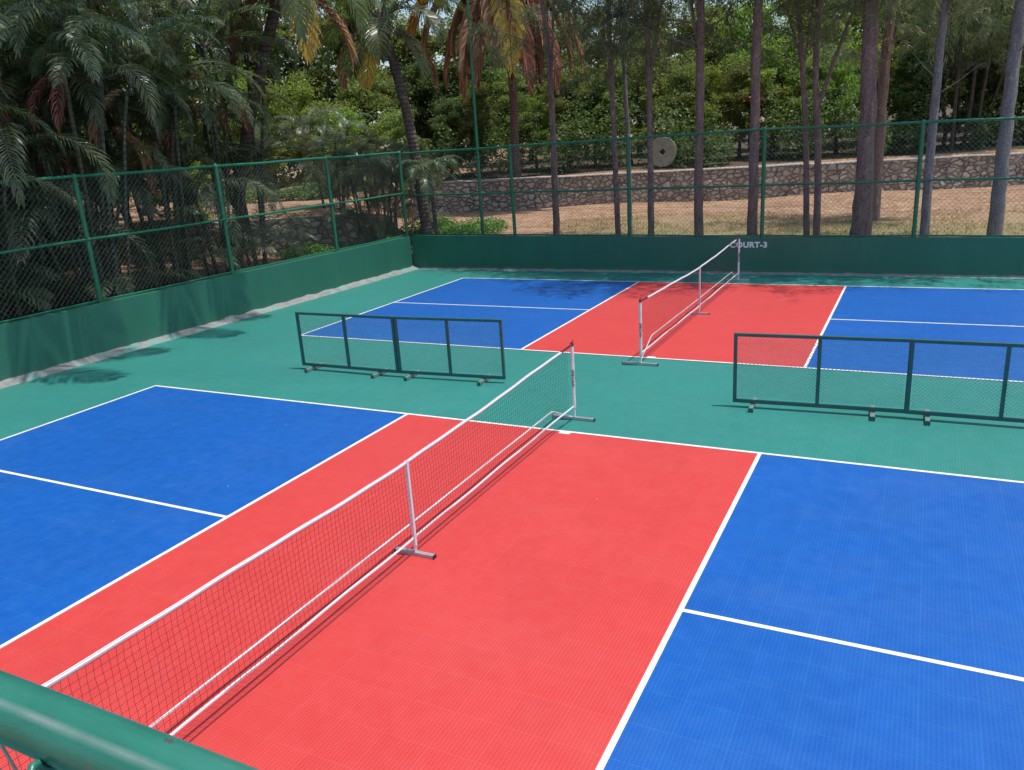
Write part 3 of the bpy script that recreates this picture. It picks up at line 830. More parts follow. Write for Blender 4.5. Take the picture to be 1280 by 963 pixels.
# ------------------------------------------------------------------ rubble walls beyond
def stone_wall(name, A, B, ztopA, ztopB, thick, label, seed, capd=True):
    e = empty(name, (A[0], A[1], 0), label, 'wall', 'rubble stone walls in the garden beyond')
    A = np.array(A); B = np.array(B); d = (B-A)/np.linalg.norm(B-A); n = np.array([-d[1], d[0]]); L = np.linalg.norm(B-A)
    K = int(L/0.12); rows = []; kz = 9
    org = np.array([A[0], A[1], 0.0])
    # front face displaced stone by stone
    for i in range(K+1):
        s = L*i/K; zt = lerp(ztopA, ztopB, i/K)+0.03*mnoise.noise(Vector((s*0.8, seed, 0)))
        for j in range(kz):
            z = lerp(-0.1, zt, j/(kz-1))
            dsp = 0.07*mnoise.noise(Vector((s*3.1, z*4.2, seed)))+0.03*mnoise.noise(Vector((s*0.9, z, seed+3)))
            p = A+d*s+n*(dsp)
            rows.append((p[0], p[1], z))
    F = [(i*kz+j, (i+1)*kz+j, (i+1)*kz+j+1, i*kz+j+1) for i in range(K) for j in range(kz-1)]
    m = MB(); m.add(rows, F, True)
    # top and back
    rt = []
    for i in range(K+1):
        f = rows[i*kz+kz-1]; b = (A+d*(L*i/K)+n*thick)
        rt += [f, (b[0], b[1], f[2]), (b[0], b[1], -0.1)]
    m.add(rt, [q for i in range(K) for q in ((i*3, (i+1)*3, (i+1)*3+1, i*3+1), (i*3+1, (i+1)*3+1, (i+1)*3+2, i*3+2))])
    for i, s in ((0, 0.0), (K, L)):
        f0 = rows[i*kz]; f1 = rows[i*kz+kz-1]; b = A+d*s+n*thick
        m.add([f0, f1, (b[0], b[1], f1[2]), (b[0], b[1], -0.1)], [(0, 1, 2, 3)])
    wl = m.build('wall', M_stone, e, origin=org)
    if capd:
        m = MB(); rt = []
        for i in range(K+1):
            f = rows[i*kz+kz-1]; b = A+d*(L*i/K)+n*(thick+0.02); fr = A+d*(L*i/K)-n*0.02+n*0.0
            zt = f[2]+0.055+0.012*mnoise.noise(Vector((i*0.7, seed+5, 1)))
            rt += [(fr[0], fr[1], f[2]+0.002), (fr[0], fr[1], zt), (b[0], b[1], zt)]
        m.add(rt, [q for i in range(K) for q in ((i*3, (i+1)*3, (i+1)*3+1, i*3+1), (i*3+1, (i+1)*3+1, (i+1)*3+2, i*3+2))], True)
        m.build('coping', M_cap, e, origin=org)
    return e
stone_wall('stone_wall', W1A, W1B, 1.66, 1.50, 0.45, 'long rubble stone wall with pale coping behind the tall trunks', 2)
stone_wall('stone_wall', W2A, W2B, 1.42, 1.38, 0.45, 'short rubble retaining wall behind the left fence under the earth terrace', 8, False)

# millstone on the bank
dS = ray(829, 190); nS = np.array([-(W1B-W1A)[1], (W1B-W1A)[0]])/np.linalg.norm(W1B-W1A)
pc = CAM+dS*(((W1A+nS*0.75-CAM[:2])@nS)/(dS[:2]@nS))
zb = 1.62
rr = 0.56
m = MB(); k = 8; seg = []
outer = [(rr*(1+0.03*math.sin(i*2.1))*math.cos(2*math.pi*i/16+0.2), rr*(1+0.03*math.cos(i*3.3))*math.sin(2*math.pi*i/16+0.2)*1.08) for i in range(16)]
inner = []
for i in range(16):
    th = 2*math.pi*i/16; c_, s_ = math.cos(th), math.sin(th); q_ = 0.125/(abs(c_)+abs(s_))
    inner.append((q_*c_*1.1, q_*s_*1.1))
rows = [];
for yv in (0.0, 0.18):
    rows += [(a, yv, b) for a, b in outer] + [(a, yv, b) for a, b in inner]
F = []
for i in range(16):
    j = (i+1) % 16
    F += [(i, j, 16+j, 16+i), (32+j, 32+i, 48+i, 48+j), (j, i, 32+i, 32+j), (16+i, 16+j, 48+j, 48+i)]
m.add(rows, F)
ms = m.build('millstone', M_mill, None, 'weathered round millstone with a square hole standing upright behind the long stone wall', 'millstone')
ms_xy = np.array(pc[:2]); ms.location = (pc[0], pc[1], pc[2]); ms.rotation_euler = (R(-4), 0, R(8))
bv = ms.modifiers.new('bevel', 'BEVEL'); bv.width = 0.02; bv.segments = 2

# ------------------------------------------------------------------ foliage generators
def leaf_quads(m, P, size, up=0.55, aspect=0.5, jit=0.4, dirs=None):
    """n leaf blades: pointed diamonds of four corners, random facing biased upward"""
    P = np.asarray(P); n = len(P)
    nrm = rng.normal(size=(n, 3)); nrm /= np.linalg.norm(nrm, axis=1, keepdims=True)
    nrm[:, 2] = np.abs(nrm[:, 2]) + up; nrm /= np.linalg.norm(nrm, axis=1, keepdims=True)
    if dirs is None:
        d = rng.normal(size=(n, 3))
    else:
        d = np.asarray(dirs) + rng.normal(size=(n, 3))*jit
    d -= nrm*np.sum(d*nrm, axis=1, keepdims=True) if dirs is None else 0
    d /= np.linalg.norm(d, axis=1, keepdims=True)
    s = np.cross(nrm, d); s /= np.linalg.norm(s, axis=1, keepdims=True)
    L = size*(0.6+0.8*rng.random((n, 1))); W_ = L*aspect/2
    V = np.stack([P, P+d*L*0.45+s*W_, P+d*L, P+d*L*0.45-s*W_], 1)
    m.add(V.reshape(-1, 3), np.arange(4*n).reshape(-1, 4))

def limb_paths(n, base_z, top_z, reach, rise, segs=6, wander=0.25):
    out = []
    for i in range(n):
        z = base_z + (top_z-base_z)*(i+random.random()*0.8)/n
        th = i*2.399+random.uniform(-0.5, 0.5)
        ln = reach*(1-0.55*(z-base_z)/(top_z-base_z+1e-6))*random.uniform(0.7, 1.15)
        p = np.array([0.0, 0, z]); d = np.array([math.cos(th), math.sin(th), rise+random.uniform(-0.15, 0.25)])
        pts = [p.copy()]
        for k in range(segs):
            d = d/np.linalg.norm(d); p = p + d*ln/segs
            d = d + np.array([random.gauss(0, wander), random.gauss(0, wander), random.gauss(0, wander)*0.5+0.02])*0.6
            pts.append(p.copy())
        out.append(np.array(pts))
    return out

def casuarina_crown(seed, H=8.0, n=26, per=900, reach=2.6):
    random.seed(seed)
    br = MB(); fo = MB()
    top = np.array([0.12, 0.05, H])
    br.tube([(0, 0, 0), (0.02, 0.01, H*0.5), tuple(top)], [0.03, 0.045, 0.012], 6, False)
    P, D = [], []
    for path in limb_paths(n, 0.0, H*0.95, reach, 0.35, 6):
        L0 = np.linalg.norm(path[-1]-path[0])
        br.tube(path, np.linspace(0.020, 0.004, len(path)), 5, False)
        k = per
        # twigs hang from the outer two thirds of every limb
        tw = 34
        t = rng.random(tw)**0.7*0.85+0.15
        ix = t*(len(path)-1); i0 = np.minimum(ix.astype(int), len(path)-2); f = (ix-i0)[:, None]
        B = path[i0]*(1-f)+path[i0+1]*f
        d = rng.normal(size=(tw, 3)); d[:, 2] = d[:, 2]*0.4-0.15; d /= np.linalg.norm(d, axis=1, keepdims=True)
        tl = 0.35+0.35*rng.random((tw, 1))
        nn = per//tw
        u = rng.random((tw, nn, 1))
        pts = B[:, None]+d[:, None]*tl[:, None]*u - np.array([0, 0, 0.22])*u**2
        pts += rng.normal(size=pts.shape)*0.035
        dd = d[:, None]*0.7+np.array([0, 0, -0.55])+rng.normal(size=pts.shape)*0.35
        P.append(pts.reshape(-1, 3)); D.append(dd.reshape(-1, 3))
    P = np.concatenate(P); D = np.concatenate(D)
    leaf_quads(fo, P, 0.19, 0.0, 0.10, 0.1, D)
    return br.build('branches', M_bark, mesh_only=True), fo.build('foliage', L_casu, mesh_only=True)

def broad_tree(seed, mat_leaf, H=9.0, R0=3.4, base=2.2, n=17, per=950, leafsize=0.19, bark_=None, trunk_r=0.17, clump=0.62):
    random.seed(seed)
    tr = MB(); fo = MB()
    lean = np.array([random.uniform(-0.6, 0.6), random.uniform(-0.5, 0.5), 0])
    tp = [np.array([0, 0, -0.3]), np.array([0.05, 0, base*0.5]), lean*0.3+np.array([0, 0, base]), lean*0.7+np.array([0.1, 0, H*0.55]), lean+np.array([0, 0, H*0.85])]
    tr.tube(tp, [trunk_r*1.25, trunk_r, trunk_r*0.85, trunk_r*0.5, trunk_r*0.15], 9, False, 0.06)
    P = []
    for i, path in enumerate(limb_paths(n, base, H*0.82, R0, 0.45, 6, 0.35)):
        off = lean*min(1, path[0][2]/H)
        path = path+off
        tr.tube(path, np.linspace(trunk_r*0.42, 0.012, len(path)), 6, False)
        # clumps of leaves round the outer part of the limb, each clump lens-shaped
        for t in (0.42, 0.62, 0.8, 0.93, 1.0):
            ix = t*(len(path)-1); i0 = min(int(ix), len(path)-2); f = ix-i0
            c = path[i0]*(1-f)+path[i0+1]*f + np.array([random.gauss(0, 0.35), random.gauss(0, 0.35), random.gauss(0.1, 0.25)])
            cr = clump*random.uniform(0.6, 1.35)
            k = int(per/5*random.uniform(0.6, 1.4))
            q = rng.normal(size=(k, 3)); q /= np.linalg.norm(q, axis=1, keepdims=True)
            q *= rng.random((k, 1))**0.45*cr; q[:, 2] *= 0.55
            P.append(c+q)
    top = lean+np.array([0, 0, H*0.9])
    q = rng.normal(size=(int(per*0.8), 3))*np.array([0.8, 0.8, 0.5]); P.append(top+q)
    P = np.concatenate(P)
    leaf_quads(fo, P, leafsize, 0.12, 0.55)
    root = bpy.data.objects.new('broadleaf_tree', None); C.objects.link(root)
    root['category'] = 'tree'
    tr.build('trunk', bark_ or M_bark_dark, root); fo.build('crown', mat_leaf, root)
    return root

def frond(mR, mL, origin, az, elev, length, droop, nl=34, ll=0.42, lw_=0.028, hang=0.5, twist=0.0, spread=1.0):
    """palm frond: rachis into mR, leaflets into mL"""
    N_ = 14; p = np.array(origin, float); pts = [p.copy()]
    e_ = elev; tang = []
    for i in range(N_):
        d = np.array([math.cos(az)*math.cos(e_), math.sin(az)*math.cos(e_), math.sin(e_)])
        tang.append(d); p = p + d*length/N_; pts.append(p.copy())
        e_ -= droop/N_*(0.5+1.2*i/N_)
        e_ = max(e_, -1.5); az += twist/N_
    pts = np.array(pts); tang.append(tang[-1]); tang = np.array(tang)
    mR.tube(pts, np.linspace(0.020, 0.004, N_+1)*(length/2.2), 4, False)
    t = np.linspace(0.14, 0.99, nl); ix = t*N_; i0 = np.minimum(ix.astype(int), N_-1); f = (ix-i0)[:, None]
    B = pts[i0]*(1-f)+pts[i0+1]*f; T = tang[i0]*(1-f)+tang[i0+1]*f
    side = np.cross(T, np.array([0, 0, 1.0])); nn_ = np.linalg.norm(side, axis=1, keepdims=True); side = side/np.maximum(nn_, 0.15)
    upv = np.cross(side, T)
    prof = np.sin(np.pi*np.clip(t*0.86+0.14, 0, 1))**0.55
    prof = np.maximum(prof, 0.3)[:, None]
    for sg in (-1, 1):
        k = len(t)
        r1 = rng.normal(size=(k, 3))*0.08
        d1 = side*sg*spread*0.85 + T*(0.45+0.5*t[:, None]) + upv*0.28 + r1; d1 /= np.linalg.norm(d1, axis=1, keepdims=True)
        d2 = d1 + np.array([0, 0, -hang])*(0.7+0.6*rng.random((k, 1))); d2 /= np.linalg.norm(d2, axis=1, keepdims=True)
        d3 = d2 + np.array([0, 0, -hang*1.1]); d3 /= np.linalg.norm(d3, axis=1, keepdims=True)
        LL = ll*prof*(0.85+0.3*rng.random((k, 1)))
        w_ = np.cross(d1, T); w_ /= np.maximum(np.linalg.norm(w_, axis=1, keepdims=True), 1e-3)
        w_ = np.cross(w_, d1); 
        hw = lw_/2
        p0 = B; p1 = B+d1*LL*0.4; p2 = p1+d2*LL*0.35; p3 = p2+d3*LL*0.25
        V = np.stack([p0-w_*hw*0.5, p0+w_*hw*0.5, p1-w_*hw, p1+w_*hw, p2-w_*hw*0.8, p2+w_*hw*0.8, p3], 1)
        b = (np.arange(k)*7)[:, None, None]
        q = np.array([[0, 1, 3, 2], [2, 3, 5, 4], [4, 5, 6, 6]])[None]
        mL.add(V.reshape(-1, 3), (b+q).reshape(-1, 4))

# ------------------------------------------------------------------ areca palms
def areca_crown(seed, n=8, length=1.9, dead=0):
    random.seed(seed); mR, mL = MB(), MB()
    for i in range(n):
        az = i*2.399+random.uniform(-0.3, 0.3)
        el = random.uniform(0.35, 1.25)
        frond(mR, mL, (0, 0, -0.05*i*0.3), az, el, length*random.uniform(0.75, 1.15), random.uniform(1.5, 2.7), 46, 0.46, 0.021, random.uniform(0.3, 0.9), random.uniform(-0.4, 0.4))
    mR.tube([(0, 0, -0.55), (0, 0, -0.1), (0, 0, 0.25)], [0.042, 0.045, 0.02], 7, False)
    return mR.build('frond_ribs', M_areca, mesh_only=True), mL.build('fronds', L_areca, mesh_only=True)
ARE = [areca_crown(50+i, 7+(i % 3), 2.1+0.25*(i % 3)) for i in range(6)]

def areca_dead(seed):
    random.seed(seed); mR, mL = MB(), MB()
    for i in range(2):
        frond(mR, mL, (0, 0, -0.3), random.uniform(0, 6.28), -0.5, 1.3, 1.3, 26, 0.35, 0.02, 1.2, 0, 0.5)
    return mL.build('dead_fronds', L_dead, mesh_only=True)
ADEAD = [areca_dead(90), areca_dead(91)]

def areca_clump(loc, n, hmin, hmax, spread, label, group, seed, scl=1.0):
    random.seed(seed)
    root = empty('areca_palm', loc, label, 'palm', group)
    for i in range(n):
        th = i*2.399+random.random(); r_ = spread*math.sqrt((i+0.5)/n)*0.45
        h_ = random.uniform(hmin, hmax)*(1 if i % 3 else 1.05)*(0.48 if i % 4 == 3 else 1)
        lean = 0.10+0.13*random.random()
        bx, by = r_*math.cos(th), r_*math.sin(th)
        tx_, ty_ = bx+lean*h_*math.cos(th), by+lean*h_*math.sin(th)
        m = MB(); sr = random.uniform(0.030, 0.045)
        m.tube([(bx, by, -0.1), (lerp(bx, tx_, 0.28), lerp(by, ty_, 0.28), h_*0.4), (lerp(bx, tx_, 0.62), lerp(by, ty_, 0.62), h_*0.75), (tx_, ty_, h_)], [sr*1.15, sr, sr, sr*0.9], 7, False)
        st = m.build('stem', M_areca, root)
        rb, lf_ = ARE[(i+seed) % len(ARE)]
        rot = (math.sin(th)*-0.0+random.uniform(-0.15, 0.15), random.uniform(-0.15, 0.15), random.uniform(0, 6.28))
        s_ = random.uniform(0.85, 1.15)*scl
        link('frond_ribs', rb, st, (tx_, ty_, h_), rot, (s_,)*3)
        link('fronds', lf_, st, (tx_, ty_, h_), rot, (s_,)*3)
        if i % 2 == 0:
            link('dead_fronds', ADEAD[i % 2], st, (tx_, ty_, h_-0.1), rot, (s_,)*3)
    # young leaves low in the clump
    random.seed(seed+5)
    mR, mL = MB(), MB()
    for i in range(12):
        az = random.uniform(0, 6.28); r_ = spread*0.5*random.random()
        frond(mR, mL, (r_*math.cos(az), r_*math.sin(az), random.uniform(0.1, 0.9)), az, random.uniform(0.6, 1.35), random.uniform(1.2, 2.2), random.uniform(1.2, 2.2), 32, 0.42, 0.022, 0.5)
    sh = mR.build('sucker_ribs', M_areca, root); mL.build('sucker_leaves', L_areca, sh)
    return root

GA = 'areca palm clumps massed behind the left fence'
AC = [  # x, y, stems, hmin, hmax, spread, label
    (-11.35, -1.6, 8, 3.4, 6.0, 1.3, None), (-11.55, 0.5, 9, 3.2, 5.6, 1.3, None), (-11.25, 2.7, 9, 3.0, 5.4, 1.2, None),
    (-11.55, 4.8, 8, 3.6, 6.0, 1.2, None), (-11.85, 6.6, 7, 3.4, 5.2, 1.1, 'areca palm clump nearest the gap of sunlit earth behind the left fence'),
    (-12.6, -0.6, 8, 4.0, 6.6, 1.4, None), (-12.9, 1.8, 9, 4.0, 6.8, 1.4, None), (-12.8, 4.0, 8, 4.2, 6.8, 1.4, None), (-13.6, 6.3, 8, 4.5, 7.0, 1.4, None),
    (-15.0, 0.4, 8, 4.5, 7.4, 1.5, None), (-15.4, 3.0, 8, 4.5, 7.4, 1.5, None), (-15.8, 5.6, 8, 4.5, 7.4, 1.5, None), (-17.5, 1.4, 8, 5, 7.8, 1.6, None), (-18.0, 4.5, 8, 5, 7.8, 1.6, None)]
for i, (x, y, n, h0, h1, sp, lab) in enumerate(AC):
    areca_clump((x, y, float(hgt(np.array(x), np.array(y)))), n, h0, h1, sp, lab or 'tall areca palm clump in the dark thicket behind the left fence', GA, 200+i*7)
# clump at the corner of the court
pc = on_y(478, 300, 12.6); pz = float(hgt(pc[0], pc[1]))
areca_clump((pc[0], pc[1], pz), 11, 1.6, 2.9, 1.5, 'slender areca palm clump just outside the far left corner of the fence', 'palms at the corner of the court', 401, 0.72)
pc = on_y(428, 300, 13.6); pz = float(hgt(pc[0], pc[1]))
areca_clump((pc[0], pc[1], pz), 5, 1.8, 2.6, 1.0, 'small bushy palm on the earth bank left of the slender corner clump', 'palms at the corner of the court', 417, 0.7)

# ------------------------------------------------------------------ coconut palms
def coco(pts, rad, crown, label, seed, fr, group='coconut palms over the court corner'):
    """pts: trunk axis; crown: list of frond tuples (az, elev, len, droop, kind)"""
    random.seed(seed); pts = np.array(pts); o_ = pts[0]
    root = empty('coconut_palm', o_, label, 'palm', group)
    n = 26; t = np.linspace(0, 1, n); tt = np.linspace(0, 1, len(pts))
    P = np.stack([np.interp(t, tt, pts[:, k]) for k in range(3)], 1)
    for _ in range(3): P[1:-1] = (P[:-2]+P[1:-1]*2+P[2:])/4
    m = MB(); m.tube(P, np.interp(t, [0, 0.06, 0.3, 1], [rad*1.35, rad*1.1, rad, rad*0.8]), 12, False, 0.04); m.build('trunk', M_coco, root, origin=o_)
    c = P[-1]
    groups = {}
    for (az, el, ln, dr_, kd) in fr:
        groups.setdefault(kd, []).append((az, el, ln, dr_))
    for kd, lst in groups.items():
        for (az, el, ln, dr_) in lst:
            mR, mL = MB(), MB()
            frond(mR, mL, c+np.array([0, 0, random.uniform(-0.1, 0.2)]), az, el, ln, dr_, int(30+12*ln), 0.74*(1 if ln < 3.9 else 1.45), 0.038 if ln < 3.9 else 0.085, {'g': 0.5, 'd': 1.3, 'y': 0.7}[kd], random.uniform(-0.25, 0.25), {'g': 1, 'd': 0.5, 'y': 0.8}[kd])
            mat = {'g': L_coco, 'd': L_dead, 'y': L_yel}[kd]
            nm = {'g': 'frond', 'd': 'dead_frond', 'y': 'yellow_frond'}[kd]
            f_ = mL.build(nm, mat, root, origin=o_); mR.build('rib', M_areca if kd == 'g' else M_bark_dark, f_, origin=o_)
    m = MB()
    for i in range(9):
        th = i*0.7; m.tube([c+np.array([0.1*math.cos(th), 0.1*math.sin(th), -0.35]), c+np.array([0.18*math.cos(th), 0.18*math.sin(th), 0.0]), c+np.array([0.12*math.cos(th), 0.12*math.sin(th), 0.3])], [0.05, 0.075, 0.03], 6, False)
    m.build('crown_shaft', M_bark_dark, root, origin=o_)
    return root
A_ = [on_y(u, v, Y) for u, v, Y in ((540, 330, 12.2), (535, 290, 12.2), (527, 240, 12.2), (517, 175, 12.2), (501, 105, 12.2), (478, 30, 12.2))]
A_[0][2] = 0.25
coco(A_, 0.155, None, 'leaning coconut palm with ringed trunk at the far left corner of the court', 5, [
    (-0.2, 0.35, 2.6, 1.9, 'g'), (0.5, 0.7, 2.9, 1.9, 'g'), (1.3, 0.9, 3.0, 1.9, 'g'), (2.2, 0.7, 3.0, 2.0, 'g'), (2.9, 0.5, 3.0, 2.1, 'g'),
    (3.6, 0.3, 2.8, 1.9, 'g'), (4.3, 0.6, 2.8, 2.0, 'g'), (5.2, 0.2, 2.5, 1.9, 'g'), (5.8, 0.9, 2.9, 1.8, 'g'), (3.2, -0.3, 2.4, 1.4, 'd'), (0.1, -0.5, 1.9, 1.1, 'g'),
    (3.8, 1.2, 2.8, 1.7, 'g'), (0.9, -0.4, 2.2, 1.1, 'd'), (2.6, -0.5, 2.2, 1.0, 'y'), (4.6, -0.3, 2.0, 1.2, 'g')])
B_ = [on_y(u, v, Y) for u, v, Y in ((648, 232, 24.5), (645, 190, 24.5), (643, 120, 24.2), (637, 30, 23.6), (622, -50, 22.8))]
coco(B_, 0.19, None, 'coconut palm with hanging brown dead fronds behind the tall green pole', 6, [
    (-0.05, -0.5, 5.6, 1.0, 'd'), (0.15, -0.65, 5.2, 0.9, 'd'), (-0.35, -0.7, 6.0, 0.85, 'd'), (-0.8, -0.8, 5.6, 0.7, 'd'), (2.9, -0.9, 5.4, 0.6, 'd'), (3.3, -0.8, 5.2, 0.7, 'd'), (-1.3, -0.75, 4.6, 0.8, 'd'), (-1.9, -0.9, 4.8, 0.6, 'd'), (-2.5, -0.75, 4.0, 0.8, 'd'),
    (-2.95, -0.10, 5.2, 1.35, 'y'), (-2.7, -0.15, 4.8, 1.3, 'y'), (-3.05, -0.3, 5.0, 1.2, 'd'), (-1.0, -0.95, 4.9, 0.6, 'd'), (-0.5, -0.85, 5.2, 0.7, 'd'), (-1.6, -1.0, 5.2, 0.5, 'd'), (-2.2, -1.0, 4.2, 0.5, 'd'), (-0.9, -0.75, 5.0, 0.75, 'y'), (0.0, -0.75, 4.4, 0.8, 'd'),
    (0.0, 0.5, 4.3, 1.6, 'g'), (1.0, 0.6, 4.3, 1.6, 'g'), (2.0, 0.6, 4.3, 1.7, 'g'), (3.1, 0.4, 4.3, 1.8, 'g'), (-0.8, 0.5, 4.2, 2.0, 'g'), (-2.2, 0.4, 4.2, 2.0, 'g'), (2.7, -0.3, 4.0, 1.4, 'd')])
pA = on_y(300, 335, 7.4)
Cc = [on_y(u, v, 8.3) for u, v in ((298, 345), (297, 300), (300, 240), (312, 150), (336, 50), (352, -25))]
coco(Cc, 0.165, None, 'coconut palm with a dark trunk at the right end of the left thicket', 7, [
    (0.0, 0.2, 3.0, 2.0, 'g'), (-0.7, 0.1, 3.0, 2.0, 'g'), (-1.4, 0.3, 3.0, 2.1, 'g'), (-2.3, 0.3, 3.0, 2.1, 'g'), (0.6, 0.4, 3.0, 2.0, 'g'), (1.5, 0.5, 3.0, 2.0, 'g'), (2.4, 0.5, 3.0, 2.0, 'g'),
    (3.1, 0.3, 3.0, 2.1, 'g'), (0.2, -0.4, 2.6, 1.3, 'd'), (-0.5, -0.6, 2.4, 1.1, 'y'), (-1.9, -0.5, 2.6, 1.2, 'd'), (-2.8, -0.5, 2.6, 1.2, 'd'), (4.3, 0.9, 3.0, 2.0, 'g'), (5.6, 1.0, 3.0, 2.0, 'g')])
pc = on_y(322, 300, 8.8)
areca_clump((pc[0], pc[1], float(hgt(pc[0], pc[1]))), 6, 4.6, 6.4, 0.7, 'tall areca palm clump at the right end of the thicket, above the short rubble wall', GA, 611)
for (bx, by, cx, cy, cz, sd_, lab) in [(-13.9, -0.9, -8.1, 0.3, 9.6, 41, 'very tall coconut palm leaning over the court from the thicket, nearest the camera'), (-14.2, 3.0, -8.3, 3.2, 10.0, 43, 'very tall coconut palm leaning over the court from the middle of the thicket')]:
    coco([(bx, by, 0.2), (lerp(bx, cx, 0.2), lerp(by, cy, 0.2), 3.0), (lerp(bx, cx, 0.55), lerp(by, cy, 0.55), 6.5), (cx, cy, cz)], 0.14, None, lab, sd_,
         [(k*0.62+0.2, 0.25+0.5*((k*7) % 5)/5, 3.3, 1.7, 'g') for k in range(8)], 'coconut palms leaning over the left side of the court')
# low feathery palm in front of the leaning trunk
pl = on_y(548, 297, 11.55)
random.seed(77)
e = empty('young_palm', (pl[0], pl[1], 0.3), 'low bushy green palm leaning over the fence corner beside the leaning trunk', 'palm', 'palms at the corner of the court')
m = MB(); mR = MB(); mL = MB()
top = on_y(538, 215, 11.55)-np.array([pl[0], pl[1], 0.3])
m.tube([(0, 0, -0.1), tuple(top*0.5), tuple(top)], [0.07, 0.06, 0.06], 9, False); m.build('trunk', M_coco, e)
for i in range(17):
    frond(mR, mL, top, i*2.399, random.uniform(-0.1, 1.1), random.uniform(0.9, 1.3), random.uniform(1.5, 2.3), 34, 0.33, 0.022, 0.5)
f_ = mL.build('fronds', L_areca, e); mR.build('ribs', M_areca, f_)

# ------------------------------------------------------------------ casuarina trees behind the court
CAS = [casuarina_crown(300+i, 7.5+0.4*i, 24, 620, 3.3-0.1*i) for i in range(4)]
GC = 'tall bare trunks standing behind the back fence'
TR = [  # pixel path bottom -> top, plane y, base radius, bark, crown scale, label
    ([(697, 297), (693, 180), (688, 80), (680, 0)], 13.2, 0.085, 'b', 0.8, 'slim brown trunk first to the right of the fence post beside the pole'),
    ([(774, 297), (769, 180), (764, 70), (761, 0)], 12.6, 0.068, 'b', 0.8, 'slim reddish brown trunk just left of the second back fence post'),
    ([(789, 297), (786, 175), (781, 80), (777, 0)], 15.0, 0.065, 'g', 0.7, 'thin pale grey trunk hidden behind the second back fence post'),
    ([(815, 297), (814, 180), (812, 80), (808, 0)], 12.3, 0.074, 'b', 0.9, 'brown trunk standing in front of the round millstone'),
    ([(874, 297), (875, 180), (876, 80), (877, 0)], 12.1, 0.100, 'b', 1.0, 'straight thick trunk midway between the second and third back fence posts'),
    ([(941, 297), (944, 180), (946, 80), (949, 0)], 11.9, 0.108, 'b', 1.05, 'straight thick trunk with a small red mark near its foot'),
    ([(1009, 297), (1009, 180), (1006, 110), (1001, 40), (999, 0)], 13.0, 0.065, 'b', 0.7, 'left one of the two thin neighbouring stems right of the third fence post'),
    ([(1022, 297), (1024, 180), (1020, 110), (1021, 60), (1026, 0)], 12.9, 0.075, 'b', 0.7, 'right one of the two thin neighbouring stems, forking above the fence'),
    ([(1076, 299), (1081, 240), (1087, 130), (1090, 0)], 12.2, 0.175, 'b', 1.2, 'stoutest trunk of all with flared foot, behind the back fence'),
    ([(1093, 276), (1099, 190), (1106, 90), (1117, 0)], 17.8, 0.145, 'b', 1.1, 'dark trunk standing farther back just behind the stoutest trunk'),
    ([(1156, 297), (1163, 200), (1171, 110), (1177, 50), (1182, 0)], 12.4, 0.09, 'g', 0.95, 'crooked pale trunk right beside the rightmost fence post'),
    ([(1243, 299), (1253, 210), (1264, 110), (1275, 30), (1281, -10)], 12.0, 0.132, 'g', 1.1, 'leaning smooth grey trunk at the right edge of the photo')]
